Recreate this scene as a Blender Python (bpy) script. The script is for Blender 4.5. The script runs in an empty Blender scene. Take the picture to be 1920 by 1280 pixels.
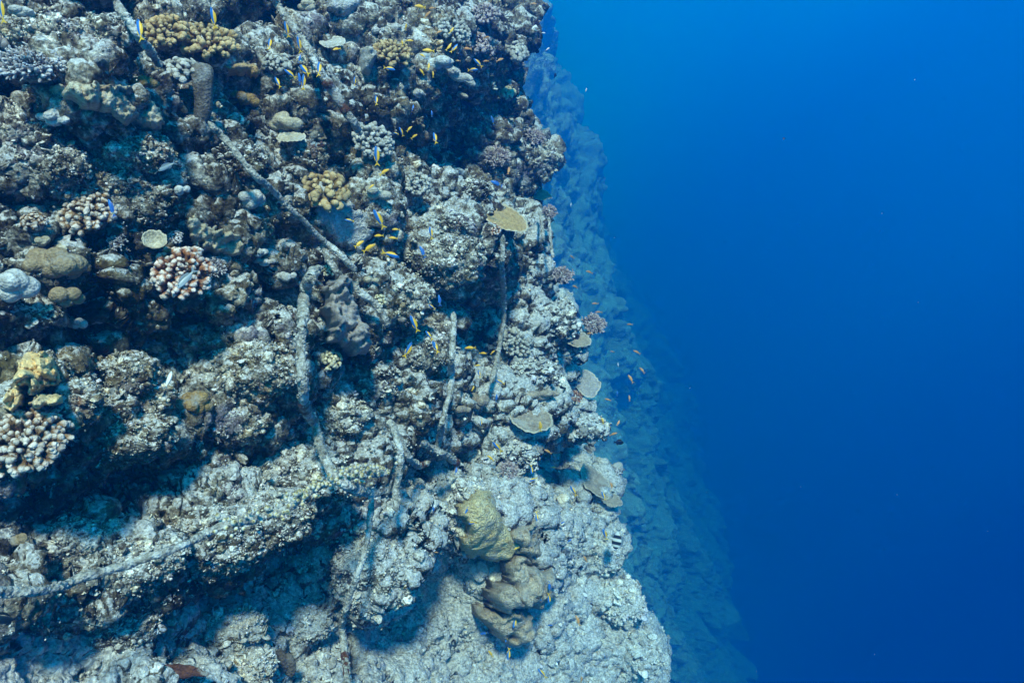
import bpy, bmesh, math, random, time
import numpy as np
from mathutils import Vector, Matrix
T0 = time.time()
R = math.radians
random.seed(7)
rng = np.random.default_rng(11)
scene = bpy.context.scene
COL = scene.collection

# ------------------------------------------------------------------ camera
F = 1274.0                       # focal length in pixels of the 1920 px wide photograph
PITCH = R(25)
cam_data = bpy.data.cameras.new('camera')
cam_data.sensor_width = 36.0
cam_data.lens = 36.0 * F / 1920.0
cam_data.clip_start = 0.05
cam_data.clip_end = 600
cam = bpy.data.objects.new('camera', cam_data)
cam.rotation_euler = (math.pi / 2 - PITCH, 0, 0)
COL.objects.link(cam)
scene.camera = cam

# ------------------------------------------------------------------ light of the open water
SUN_EL, SUN_AZ = R(62), R(168)   # azimuth measured clockwise from the camera heading
world = bpy.data.worlds.new('World')
scene.world = world
world.use_nodes = True
wn = world.node_tree
bg = wn.nodes['Background']
tc = wn.nodes.new('ShaderNodeTexCoord')
# brightness of the water falls off with the angle from the lit surface overhead
dot = wn.nodes.new('ShaderNodeVectorMath'); dot.operation = 'DOT_PRODUCT'
ldir = Vector((-0.66, 0.16, 0.73)).normalized()
dot.inputs[1].default_value = ldir
wn.links.new(tc.outputs['Generated'], dot.inputs[0])
mr = wn.nodes.new('ShaderNodeMapRange')
mr.inputs['From Min'].default_value = -1; mr.inputs['From Max'].default_value = 1
wn.links.new(dot.outputs['Value'], mr.inputs['Value'])
rp = wn.nodes.new('ShaderNodeValToRGB')
rp.color_ramp.interpolation = 'EASE'
els = rp.color_ramp.elements
WR = [(0.00, (0.000, 0.000, 0.002)), (0.10, (0.000, 0.001, 0.010)), (0.15, (0.000, 0.010, 0.075)), (0.20, (0.000, 0.070, 0.25)), (0.31, (0.000, 0.190, 0.58)),
      (0.40, (0.000, 0.225, 0.66)), (0.52, (0.002, 1.05, 1.45)), (0.62, (0.03, 1.00, 1.38)), (1.0, (0.16, 0.90, 1.18))]
els[0].position = WR[0][0]; els[0].color = (*WR[0][1], 1)
els[1].position = WR[-1][0]; els[1].color = (*WR[-1][1], 1)
for p_, c_ in WR[1:-1]:
    e_ = els.new(p_); e_.color = (*c_, 1)
wn.links.new(mr.outputs['Result'], rp.inputs['Fac'])
wn.links.new(rp.outputs['Color'], bg.inputs['Color'])
bg.inputs['Strength'].default_value = 0.52

sun_data = bpy.data.lights.new('sun', 'SUN')
sun_data.energy = 4.7
sun_data.angle = R(6.0)
sun_data.color = (1.0, 0.90, 0.80)
sun = bpy.data.objects.new('sun', sun_data)
sun_dir = Vector((math.cos(SUN_EL) * math.sin(SUN_AZ), math.cos(SUN_EL) * math.cos(SUN_AZ), math.sin(SUN_EL)))
sun.rotation_euler = (-sun_dir).to_track_quat('-Z', 'Y').to_euler()
COL.objects.link(sun)

scene.view_settings.view_transform = 'Standard'
scene.view_settings.look = 'None'
scene.view_settings.exposure = 0.76
scene.view_settings.gamma = 1.0
scene.cycles.use_denoising = True
scene.cycles.max_bounces = 6
scene.cycles.volume_bounces = 2
scene.cycles.diffuse_bounces = 2
scene.cycles.caustics_reflective = False
scene.cycles.caustics_refractive = False

# ------------------------------------------------------------------ noise
def _hash(ix, iy, iz, seed):
    h = (ix.astype(np.uint32) * np.uint32(374761393)) ^ (iy.astype(np.uint32) * np.uint32(668265263)) \
        ^ (iz.astype(np.uint32) * np.uint32(2147483647 - 58)) ^ np.uint32((seed * 974711 + 12345) & 0xffffffff)
    h = (h ^ (h >> np.uint32(13))) * np.uint32(1274126177)
    h = (h ^ (h >> np.uint32(16))) * np.uint32(2246822519)
    return h ^ (h >> np.uint32(13))
def vnoise(P, scale, seed=0):
    """smooth value noise in -1..1, P (N,3)"""
    X = P * scale
    I = np.floor(X).astype(np.int64)
    f = X - I
    f = f * f * f * (f * (f * 6 - 15) + 10)
    out = 0
    for dx in (0, 1):
        wx = f[:, 0] if dx else 1 - f[:, 0]
        for dy in (0, 1):
            wy = f[:, 1] if dy else 1 - f[:, 1]
            for dz in (0, 1):
                wz = f[:, 2] if dz else 1 - f[:, 2]
                h = _hash(I[:, 0] + dx, I[:, 1] + dy, I[:, 2] + dz, seed).astype(np.float64) / 4294967295.0
                out = out + wx * wy * wz * h
    return out * 2 - 1
def fbm(P, scale, octv=4, seed=0, gain=0.5, lac=2.03):
    a, s, o = 1.0, 0.0, 0.0
    for k in range(octv):
        o = o + a * vnoise(P, scale, seed + 31 * k); s += a
        a *= gain; scale *= lac
    return o / s
def worley2(U, scale, seed=0, jit=0.9):
    """F1 distance and cell random on a 2D domain U (N,2), in cell units"""
    X = U * scale
    I = np.floor(X).astype(np.int64)
    z = np.zeros(len(X), np.int64)
    best = np.full(len(X), 9.0); best2 = np.full(len(X), 9.0); rid = np.zeros(len(X))
    for dx in (-1, 0, 1):
        for dy in (-1, 0, 1):
            cx, cy = I[:, 0] + dx, I[:, 1] + dy
            h = _hash(cx, cy, z, seed)
            ox = (h & np.uint32(1023)).astype(np.float64) / 1023.0
            oy = ((h >> np.uint32(10)) & np.uint32(1023)).astype(np.float64) / 1023.0
            rr = ((h >> np.uint32(20)) & np.uint32(1023)).astype(np.float64) / 1023.0
            d = np.hypot(cx + .5 + (ox - .5) * jit - X[:, 0], cy + .5 + (oy - .5) * jit - X[:, 1])
            m = d < best
            best2 = np.where(m, best, np.minimum(best2, d))
            rid = np.where(m, rr, rid); best = np.where(m, d, best)
    return best, best2, rid
def worley3(P, scale, seed=0, jit=0.9):
    X = P * scale
    I = np.floor(X).astype(np.int64)
    best = np.full(len(X), 9.0); rid = np.zeros(len(X))
    for dx in (-1, 0, 1):
        for dy in (-1, 0, 1):
            for dz in (-1, 0, 1):
                c = I + np.array([dx, dy, dz])
                h = _hash(c[:, 0], c[:, 1], c[:, 2], seed)
                o = np.stack([(h & np.uint32(1023)), ((h >> np.uint32(10)) & np.uint32(1023)), ((h >> np.uint32(20)) & np.uint32(1023))], 1).astype(np.float64) / 1023.0
                d = np.linalg.norm(c + .5 + (o - .5) * jit - X, axis=1)
                m = d < best
                rid = np.where(m, o[:, 0], rid); best = np.where(m, d, best)
    return best, rid
def sstep(a, b, x):
    t = np.clip((x - a) / (b - a), 0, 1)
    return t * t * (3 - 2 * t)

# ------------------------------------------------------------------ geometry of the view and of the reef plane
FWD = np.array([0, math.cos(PITCH), -math.sin(PITCH)])
UPV = np.array([0, math.sin(PITCH), math.cos(PITCH)])
RGT = np.array([1.0, 0, 0])
def ray(px, py):
    px = np.asarray(px, float); py = np.asarray(py, float)
    return FWD + ((px - 960) / F)[..., None] * RGT + ((640 - py) / F)[..., None] * UPV
def plane(a, th):
    a, th = R(a), R(th)
    t = np.array([math.sin(a), math.cos(a), 0])
    e = np.array([-math.cos(th) * math.cos(a), math.cos(th) * math.sin(a), math.sin(th)])
    n = np.array([math.sin(th) * math.cos(a), -math.sin(th) * math.sin(a), math.cos(th)])
    return t, e, n
def project(P):
    P = np.asarray(P, float)
    z = P @ FWD
    return 960 + F * (P @ RGT) / z, 640 - F * (P @ UPV) / z, z

def mesh_grid(name, P, nu, nv):
    """grid mesh from points laid out row by row (nv rows of nu)"""
    me = bpy.data.meshes.new(name)
    i = np.arange(nu * nv).reshape(nv, nu)
    q = np.stack([i[:-1, :-1], i[:-1, 1:], i[1:, 1:], i[1:, :-1]], -1).reshape(-1, 4)
    me.vertices.add(len(P)); me.vertices.foreach_set('co', P.astype(np.float32).ravel())
    me.loops.add(q.size); me.loops.foreach_set('vertex_index', q.astype(np.int32).ravel())
    me.polygons.add(len(q)); me.polygons.foreach_set('loop_start', np.arange(0, q.size, 4, dtype=np.int32))
    me.polygons.foreach_set('loop_total', np.full(len(q), 4, np.int32))
    me.update(calc_edges=True); me.validate()
    me.polygons.foreach_set('use_smooth', np.ones(len(me.polygons), bool))
    return me
def link(name, data, mat=None, parent=None, **kw):
    o = bpy.data.objects.new(name, data)
    COL.objects.link(o)
    if mat is not None and data is not None:
        data.materials.clear(); data.materials.append(mat)
    if parent is not None: o.parent = parent
    for k, v in kw.items(): o[k] = v
    return o

# ------------------------------------------------------------------ materials
def new_mat(name):
    m = bpy.data.materials.new(name); m.use_nodes = True
    nt = m.node_tree
    b = nt.nodes['Principled BSDF']
    b.inputs['Roughness'].default_value = 0.85
    b.inputs['Specular IOR Level'].default_value = 0.15
    return m, nt, b
def N(nt, typ, **kw):
    n = nt.nodes.new(typ)
    for k, v in kw.items():
        if k in n.inputs: n.inputs[k].default_value = v
        else: setattr(n, k, v)
    return n
def ramp(nt, fac, stops, interp='LINEAR'):
    r = nt.nodes.new('ShaderNodeValToRGB'); r.color_ramp.interpolation = interp
    e = r.color_ramp.elements
    e[0].position = stops[0][0]; e[0].color = (*stops[0][1], 1)
    e[1].position = stops[-1][0]; e[1].color = (*stops[-1][1], 1)
    for p, c in stops[1:-1]:
        x = e.new(p); x.color = (*c, 1)
    nt.links.new(fac, r.inputs['Fac'])
    return r.outputs['Color']
def mix(nt, fac, a, b, typ='MIX'):
    m = nt.nodes.new('ShaderNodeMix'); m.data_type = 'RGBA'; m.blend_type = typ
    for s, v in ((m.inputs['Factor'], fac), (m.inputs['A'], a), (m.inputs['B'], b)):
        if hasattr(v, 'is_linked') or hasattr(v, 'links'): nt.links.new(v, s)
        elif isinstance(v, (int, float)): s.default_value = v
        else: s.default_value = (*v, 1)
    return m.outputs['Result']
def mth(nt, op, a, b=None, clamp=False):
    m = nt.nodes.new('ShaderNodeMath'); m.operation = op; m.use_clamp = clamp
    for i, v in enumerate((a, b)):
        if v is None: continue
        if isinstance(v, (int, float)): m.inputs[i].default_value = v
        else: nt.links.new(v, m.inputs[i])
    return m.outputs[0]
def noise(nt, vec, scale, detail=4, rough=0.55, off=None):
    if off:
        mp = N(nt, 'ShaderNodeMapping'); mp.inputs['Location'].default_value = off
        nt.links.new(vec, mp.inputs['Vector']); vec = mp.outputs[0]
    n = N(nt, 'ShaderNodeTexNoise', Scale=scale, Detail=detail, Roughness=rough)
    nt.links.new(vec, n.inputs['Vector'])
    return n.outputs['Fac']

def crust_mat(name, fine=1.0, sand=1.0, bump=1.0, light=1.0):
    m, nt, b = new_mat(name)
    g = N(nt, 'ShaderNodeNewGeometry')
    pos = g.outputs['Position']
    big = noise(nt, pos, 1.6, 5, 0.6)
    mid = noise(nt, pos, 16 * fine, 8, 0.72, (3, 7, 1))
    spk = noise(nt, pos, 60 * fine, 4, 0.75, (5, 1, 9))
    base = ramp(nt, mid, [(0.33, (0.022, 0.017, 0.013)), (0.45, (0.10, 0.080, 0.058)), (0.54, (0.27, 0.25, 0.215)), (0.66, (0.68, 0.66, 0.61))])
    warm = ramp(nt, mid, [(0.30, (0.05, 0.035, 0.02)), (0.50, (0.20, 0.145, 0.075)), (0.70, (0.36, 0.30, 0.19))])
    wm = mth(nt, 'MULTIPLY', ramp(nt, big, [(0.48, (0, 0, 0)), (0.60, (1, 1, 1))]), 0.60)
    c = mix(nt, wm, base, warm)
    dk = noise(nt, pos, 2.6, 4, 0.6, (21, 4, 8))
    c = mix(nt, 1.0, c, ramp(nt, dk, [(0.36, (.25, .23, .21)), (0.50, (.85, .85, .85)), (0.66, (1.4, 1.36, 1.3))]), 'MULTIPLY')
    olv = noise(nt, pos, 4.2, 4, 0.6, (2, 14, 8))
    c = mix(nt, mth(nt, 'MULTIPLY', ramp(nt, olv, [(0.58, (0, 0, 0)), (0.68, (1, 1, 1))]), 0.35), c, (0.24, 0.18, 0.07))
    red = noise(nt, pos, 5.1, 4, 0.6, (31, 4, 2))
    c = mix(nt, mth(nt, 'MULTIPLY', ramp(nt, red, [(0.64, (0, 0, 0)), (0.72, (1, 1, 1))]), 0.55), c, (0.16, 0.055, 0.035))
    # lilac coralline crust
    lil = noise(nt, pos, 3.1, 5, 0.6, (11, 2, 5))
    c = mix(nt, mth(nt, 'MULTIPLY', ramp(nt, lil, [(0.60, (0, 0, 0)), (0.68, (1, 1, 1))]), 0.5), c, (0.22, 0.20, 0.27))
    # salt and pepper of turf and dead crust
    sp = ramp(nt, spk, [(0.34, (0.28, 0.27, 0.26)), (0.50, (0.95, 0.95, 0.95)), (0.66, (1.9, 1.9, 1.9))])
    c = mix(nt, 0.85, c, sp, 'MULTIPLY')
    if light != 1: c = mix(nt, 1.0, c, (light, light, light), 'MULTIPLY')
    # pale sediment lies on whatever faces up
    sx = N(nt, 'ShaderNodeSeparateXYZ'); nt.links.new(g.outputs['Normal'], sx.inputs[0])
    px = N(nt, 'ShaderNodeSeparateXYZ'); nt.links.new(pos, px.inputs[0])
    low = N(nt, 'ShaderNodeMapRange'); low.inputs['From Min'].default_value = -1.5; low.inputs['From Max'].default_value = -3.6
    low.inputs['To Min'].default_value = 0.0; low.inputs['To Max'].default_value = 0.42
    nt.links.new(px.outputs['Z'], low.inputs['Value'])
    sd = noise(nt, pos, 13 * fine, 8, 0.78, (1, 9, 4))
    at_ = N(nt, 'ShaderNodeAttribute'); at_.attribute_name = 'sand'
    sd = mth(nt, 'ADD', sd, mth(nt, 'MULTIPLY', at_.outputs['Fac'], 0.34))
    up = mth(nt, 'ADD', mth(nt, 'ADD', mth(nt, 'MULTIPLY', sx.outputs['Z'], 0.42), mth(nt, 'MULTIPLY', sd, 1.3)), low.outputs[0])
    sm = ramp(nt, up, [(0.93, (0, 0, 0)), (1.25, (1, 1, 1))])
    c = mix(nt, mth(nt, 'MULTIPLY', sm, 0.78 * sand), c, ramp(nt, spk, [(.36, (.26, .26, .26)), (.48, (.50, .50, .50)), (.62, (.80, .80, .80))]))
    nt.links.new(c, b.inputs['Base Color'])
    # fine relief
    v = N(nt, 'ShaderNodeTexVoronoi', Scale=70 * fine); nt.links.new(pos, v.inputs['Vector'])
    h = mth(nt, 'ADD', mth(nt, 'MULTIPLY', spk, 1.2), mth(nt, 'MULTIPLY', v.outputs['Distance'], -0.5))
    bp = N(nt, 'ShaderNodeBump', Strength=0.8 * bump, Distance=0.02 / fine)
    nt.links.new(h, bp.inputs['Height']); nt.links.new(bp.outputs[0], b.inputs['Normal'])
    b.inputs['Roughness'].default_value = 0.95
    b.inputs['Specular IOR Level'].default_value = 0.05
    return m
M_CRUST = crust_mat('reef_crust')
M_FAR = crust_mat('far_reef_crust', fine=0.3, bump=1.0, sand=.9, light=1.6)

# ------------------------------------------------------------------ the near reef slope
tN, eN, nN = plane(22, 71)
DN = 2.5
MDIR = np.array([0.50, -0.74, 0.45]); MDIR /= np.linalg.norm(MDIR)      # the way the lumps grow: outward and up
def on_plane(px, py, n=nN, d=DN):
    r = ray(px, py)
    lam = -d / (r @ n)
    return r * lam[..., None]
NU, NV = 900, 780
# columns and rows of the fan; a wide margin past the frame on every side
pu = np.linspace(-330, 1395, NU)
pv = np.linspace(-150, 1480, NV)
PX, PY = [a.ravel() for a in np.meshgrid(pu, pv)]
P = on_plane(PX, PY)
S = np.stack([P @ tN, P @ eN], 1)
Dp = P @ FWD
# big bulges (+) and hollows (-): centre, half width, half height, tilt in degrees, metres
MACRO = [
    (350, 1000, 200, 75, -18, .20), (230, 815, 150, 60, -10, .20), (560, 900, 150, 55, -12, .12), (480, 690, 90, 60, 10, .20),
    (160, 200, 120, 60, 10, .22), (230, 290, 110, 60, 10, .20), (90, 110, 100, 45, 0, .15), (360, 95, 110, 60, 15, .22),
    (700, 100, 70, 120, -25, .30), (745, 200, 60, 70, 0, .30), (830, 500, 90, 70, 5, .40), (640, 590, 70, 100, 5, .20),
    (705, 1070, 95, 105, 0, .45), (930, 1010, 110, 130, 20, .30), (560, 250, 90, 60, 0, .18), (830, 130, 80, 50, 10, .35),
    (960, 80, 60, 60, 0, .45), (700, 400, 90, 80, 20, .22), (100, 500, 90, 90, 0, .20), (400, 460, 110, 60, 20, .16),
    (60, 720, 100, 60, 0, .18), (980, 780, 90, 60, 0, .35), (1080, 640, 70, 60, 0, .2), (1090, 800, 60, 40, 0, .22), (1090, 930, 60, 60, 0, .15), (1120, 1200, 150, 140, 0, .45),
    (970, 650, 70, 80, 0, .22), (60, 830, 110, 60, 0, .25),
    (480, 35, 90, 60, 0, -.40), (860, 260, 60, 110, -15, -.75), (300, 650, 130, 80, 10, -.24), (250, 905, 180, 60, -12, -.30),
    (590, 1040, 110, 60, -5, -.75), (885, 600, 45, 70, 0, -.5), (790, 900, 70, 60, 0, -.55), (70, 650, 90, 55, 0, -.22),
    (40, 190, 70, 45, 0, -.30), (100, 950, 140, 90, 0, -.45), (350, 1140, 320, 60, -6, -.40), (430, 1210, 260, 90, 0, -.22), (120, 1210, 240, 110, 0, -.22),
    (840, 1090, 70, 90, 0, -.7), (1010, 900, 60, 70, 0, -.6), (560, 560, 60, 90, 0, -.20), (930, 380, 50, 80, 0, -.35),
    (1090, 850, 60, 40, 0, -.6), (850, 860, 60, 60, 0, -.3), (620, 1230, 200, 120, 0, -.5), (860, 1230, 220, 90, 0, -.2),
    (330, 330, 80, 40, 0, -.2), (560, 330, 60, 50, 0, -.18), (760, 330, 50, 60, 0, -.15),
]
W = np.zeros(len(P))
for (cx, cy, rx, ry, an, am) in MACRO:
    ca, sa = math.cos(R(an)), math.sin(R(an))
    dx, dy = PX - cx, PY - cy
    u, v = (dx * ca + dy * sa) / rx, (-dx * sa + dy * ca) / ry
    d2 = u * u + v * v
    # flat-topped bumps with a sharper lower lip
    W += am * np.exp(-(d2 ** 1.35) * np.where(v > 0, 1.25, 0.85))
# a smoother sandy apron low on the right
apron = sstep(1000, 1140, PY) * sstep(640, 760, PX) + .95 * sstep(1140, 1200, PY) * (1 - sstep(150, 260, PX))
apron = np.clip(apron + sstep(930, 1060, PX) * sstep(380, 560, PY) * 0.35, 0, 1)
rough = 1 - 0.5 * apron
def grid_normals(P, nv, nu):
    G = P.reshape(nv, nu, 3)
    du = np.gradient(G, axis=1); dv = np.gradient(G, axis=0)
    n = np.cross(du, dv)
    n /= np.linalg.norm(n, axis=2, keepdims=True) + 1e-12
    if (n.reshape(-1, 3) @ nN).mean() < 0: n = -n
    return n.reshape(-1, 3)
def dome(d, r=0.78): return np.sqrt(np.clip(1 - (d / r) ** 2, 0, 1))
# the buttress ends where the photograph shows its edge, and turns away from us there
EX = np.interp(PY, [-260, 0, 130, 300, 450, 600, 750, 900, 1050, 1280, 1540], [895, 910, 945, 985, 1000, 1060, 1080, 1100, 1125, 1240, 1350])
EX = EX + 58 * fbm(P, .8, 2, 91) + 50 * fbm(P, 2.2, 2, 92)
ov = np.clip((PX - EX + 35) / 100, 0, None)
back = np.array([-0.75, 0.65, -0.12]); back /= np.linalg.norm(back)
GROW = 1 + 0.35 * sstep(3.0, 7.0, Dp)
W = W * 0.72 + 0.20 * fbm(P, 0.9, 3, 1)
wp = np.stack([fbm(P, 2.2, 3, 5), fbm(P, 2.2, 3, 55)], 1) * 0.16
d_, _, r_ = worley2(S + wp, 1.9, 1)
W += .17 * dome(d_) * (.2 + r_) * (1 - .6 * apron)
P = P + W[:, None] * GROW[:, None] * MDIR + (ov ** 1.7 * 0.9)[:, None] * back
# rounder lumps and pits, each size grown along the surface left by the one before
def grow(P, w): return P + w[:, None] * grid_normals(P, NV, NU)
def warp(P, sc, amp, seed): return P + amp * np.stack([fbm(P, sc, 2, seed + k) for k in range(3)], 1)
Q = warp(P, 5, .06, 60)
d_, r_ = worley3(Q, 4.4, 2)
w_ = .115 * dome(d_, .8) * np.where(r_ > .3, .3 + .8 * r_, .05) * rough
w_ -= .15 * sstep(.14, .45, fbm(P, 4.5, 3, 21)) * rough
P = grow(P, w_ * GROW)
Q = warp(P, 14, .02, 70)
d_, r_ = worley3(Q, 10.5, 3)
w_ = .055 * dome(d_, .8) * np.where(r_ > .25, .3 + .8 * r_, .05) * (1 - .8 * apron)
w_ -= .075 * sstep(.12, .40, fbm(P, 13, 3, 22)) * rough
P = grow(P, w_ * GROW)
d_, r_ = worley3(P, 25, 4)
w_ = .022 * dome(d_, .8) * (.3 + .8 * r_) * (1 - .5 * apron) + .022 * fbm(P, 30, 3, 31, gain=.62) * (1 - .3 * apron)
P = grow(P, w_ * GROW)
me = mesh_grid('reef_slope', P, NU, NV)
sandy = apron * .8
for (cx, cy, rx, ry, am) in ((70, 1235, 120, 50, 1.0), (20, 1160, 60, 40, .8), (330, 1200, 150, 40, .5), (1000, 540, 60, 110, .7), (985, 640, 60, 60, .35), (880, 1130, 170, 150, .6), (1060, 930, 60, 70, .7), (1110, 1150, 90, 140, .6), (850, 410, 60, 25, .5), (560, 1130, 110, 60, .3)):
    sandy = np.maximum(sandy, am * np.exp(-(((PX - cx) / rx) ** 2 + ((PY - cy) / ry) ** 2)))
at_ = me.attributes.new('sand', 'FLOAT', 'POINT'); at_.data.foreach_set('value', sandy.astype(np.float32))
reef = link('reef_slope', me, M_CRUST, kind='structure', label='crusted near reef slope falling away to the right', category='reef')
G_P = P; G_shape = (NV, NU)

# ------------------------------------------------------------------ the farther reef wall, deep in the haze
tF, eF, nF = plane(9, 68)
DF = 10.0
FU, FV = 640, 560
sv = np.geomspace(11.0, 100, FU)
fv = np.linspace(-1.5, 0.16, FV)
SS, VV = [a.ravel() for a in np.meshgrid(sv, fv)]
QQ = VV * (SS + 2.0)
QQ = np.where(QQ < 0, 75 * np.tanh(QQ / 75), QQ)
PF = -DF * nF + SS[:, None] * tF + QQ[:, None] * eF
SF = np.stack([SS, QQ], 1)
WF = 6 * fbm(PF, 0.035, 3, 33) * sstep(14, 50, SS) + 1.5 * fbm(PF, 0.13, 3, 3) + 0.9 * fbm(PF, 0.42, 3, 4) + 0.8 * np.sin(SS * .75 + 1.2 * fbm(PF, .1, 2, 2)) - 4 * sstep(50, 100, SS)
wf_ = np.stack([fbm(PF, .5, 3, 8), fbm(PF, .5, 3, 9)], 1) * .7
for sc_, am_, sd_ in ((.16, 2.4, 5), (.45, 1.1, 6), (1.1, .5, 7), (2.6, .24, 8)):
    dd, _, rr = worley2(SF + wf_, sc_, sd_)
    WF += am_ * np.sqrt(np.clip(1 - (dd / .8) ** 2, 0, 1)) * np.where(rr > .3, rr + .1, 0)
WF += .34 * fbm(PF, 1.6, 5, 10, gain=.68)
WF -= .55 * sstep(.15, .45, fbm(PF, 1.1, 3, 12))
PF = PF + WF[:, None] * MDIR
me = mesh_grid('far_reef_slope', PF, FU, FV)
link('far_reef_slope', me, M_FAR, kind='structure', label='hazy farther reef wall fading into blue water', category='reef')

# ------------------------------------------------------------------ the water itself
allP = np.concatenate([G_P, PF])
lo, hi = allP.min(0), allP.max(0)
bm = bmesh.new(); bmesh.ops.create_cube(bm, size=1.0)
x0, x1, y0, y1, z0, z1 = lo[0] - 2, max(hi[0] + 2, 30), -6, hi[1] + 3, lo[2] - 1, max(hi[2], .4) + .3
for v in bm.verts:
    v.co = (x0 if v.co.x < 0 else x1, y0 if v.co.y < 0 else y1, z0 if v.co.z < 0 else z1)
me = bpy.data.meshes.new('haze'); bm.to_mesh(me); bm.free()
mw = bpy.data.materials.new('sea_water'); mw.use_nodes = True
nt = mw.node_tree; nt.nodes.clear()
out = nt.nodes.new('ShaderNodeOutputMaterial'); pvn = nt.nodes.new('ShaderNodeVolumePrincipled')
pvn.inputs['Color'].default_value = (0.0, 0.215, 0.66, 1)
pvn.inputs['Density'].default_value = 0.055
pvn.inputs['Density Attribute'].default_value = ''
pvn.inputs['Anisotropy'].default_value = 0.70
pvn.inputs['Absorption Color'].default_value = (0.04, 0.42, 0.88, 1)
nt.links.new(pvn.outputs[0], out.inputs['Volume'])
mw.cycles.homogeneous_volume = True
link('haze', me, mw, kind='stuff', label='clear blue sea water around the whole reef', category='water')
print('T wall', time.time() - T0, 'bounds', lo, hi)

# ------------------------------------------------------------------ where the reef surface is, seen from the photographer
CW = 4
BX0, BY0 = -340, -160
BW, BH = (1420 - BX0) // CW, (1500 - BY0) // CW
vx, vy, vz = project(G_P)
ci = np.clip(((vx - BX0) / CW).astype(int), 0, BW - 1); cj = np.clip(((vy - BY0) / CW).astype(int), 0, BH - 1)
ok = vz > .3
ZB = np.full((BH, BW), 99.0)
np.minimum.at(ZB, (cj[ok], ci[ok]), vz[ok])
for _ in range(3):
    Zp = np.pad(ZB, 1, mode='edge')
    nb = np.min([Zp[a:a + BH, b:b + BW] for a in range(3) for b in range(3)], axis=0)
    ZB = np.where(ZB > 90, nb, ZB)
def blur(Z, k):
    Zp = np.pad(Z, k, mode='edge')
    c = np.cumsum(np.pad(Zp, ((1, 0), (0, 0))), 0); Zp = (c[2 * k + 1:] - c[:-2 * k - 1]) / (2 * k + 1)
    c = np.cumsum(np.pad(Zp, ((0, 0), (1, 0))), 1); return (c[:, 2 * k + 1:] - c[:, :-2 * k - 1]) / (2 * k + 1)
def refresh():
    global ZS, ZC
    ZS = 1 / blur(blur(1 / ZB, 4), 4)          # smooth surface
    ZC = 1 / blur(1 / ZB, 1)
refresh()
def splat(P):
    """what stands on the slope counts as surface for whatever grows on it"""
    x, y, z = project(P)
    i = ((x - BX0) / CW).astype(int); j = ((y - BY0) / CW).astype(int)
    k = (i >= 0) & (i < BW) & (j >= 0) & (j < BH) & (z > .3)
    np.minimum.at(ZB, (j[k], i[k]), z[k])
def depth(px, py, Z=None):
    Z = ZC if Z is None else Z
    fx = np.clip((np.asarray(px, float) - BX0) / CW - .5, 0, BW - 1.001); fy = np.clip((np.asarray(py, float) - BY0) / CW - .5, 0, BH - 1.001)
    i, j = np.floor(fx).astype(int), np.floor(fy).astype(int); u, v = fx - i, fy - j
    return (Z[j, i] * (1 - u) + Z[j, i + 1] * u) * (1 - v) + (Z[j + 1, i] * (1 - u) + Z[j + 1, i + 1] * u) * v
def depth_near(px, py, r, pc=30):
    """front of the surface in a window of r pixels"""
    k = max(1, int(r / CW)); j = int((py - BY0) / CW); i = int((px - BX0) / CW)
    return float(np.percentile(ZB[max(0, j - k):j + k + 1, max(0, i - k):i + k + 1], pc))
def at(px, py, z): return ray(px, py) * np.asarray(z)[..., None]

# ------------------------------------------------------------------ mesh helpers
_ico = {}
def ico(n):
    if n not in _ico:
        bm = bmesh.new(); bmesh.ops.create_icosphere(bm, subdivisions=n, radius=1)
        _ico[n] = (np.array([v.co[:] for v in bm.verts]), np.array([[v.index for v in f.verts] for f in bm.faces])); bm.free()
    return _ico[n]
def mk(name, V, Fc, smooth=True):
    me = bpy.data.meshes.new(name)
    Fc = np.asarray(Fc); k = Fc.shape[1]
    me.vertices.add(len(V)); me.vertices.foreach_set('co', np.asarray(V, np.float32).ravel())
    me.loops.add(Fc.size); me.loops.foreach_set('vertex_index', Fc.astype(np.int32).ravel())
    me.polygons.add(len(Fc)); me.polygons.foreach_set('loop_start', np.arange(0, Fc.size, k, dtype=np.int32))
    me.polygons.foreach_set('loop_total', np.full(len(Fc), k, np.int32))
    me.update(calc_edges=True); me.validate()
    if smooth: me.polygons.foreach_set('use_smooth', np.ones(len(me.polygons), bool))
    return me
def basis(z, tw=0.0):
    z = np.asarray(z, float); z = z / np.linalg.norm(z)
    x = np.cross([0.3, 1, 0.1], z); x /= np.linalg.norm(x); y = np.cross(z, x)
    c, s_ = math.cos(tw), math.sin(tw)
    return np.stack([c * x + s_ * y, -s_ * x + c * y, z], 1)          # columns
def lathe(rings, sides):
    """rings: list of (x, y, z, r) -> closed tube, quads; ends pinched by the caller"""
    V, Fc = [], []
    for (x, y, z, r) in rings:
        for k in range(sides):
            a = 2 * math.pi * k / sides
            V.append((x + r * math.cos(a), y + r * math.sin(a), z))
    for i in range(len(rings) - 1):
        for k in range(sides):
            a, b = i * sides + k, i * sides + (k + 1) % sides
            Fc.append((a, b, b + sides, a + sides))
    return np.array(V), np.array(Fc)
def axis_up(tilt=None):
    a = np.array([0.20 + random.uniform(-.2, .2), -0.50 + random.uniform(-.2, .2), 0.80])
    if tilt is not None: a = np.array(tilt, float)
    return a / np.linalg.norm(a)

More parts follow.
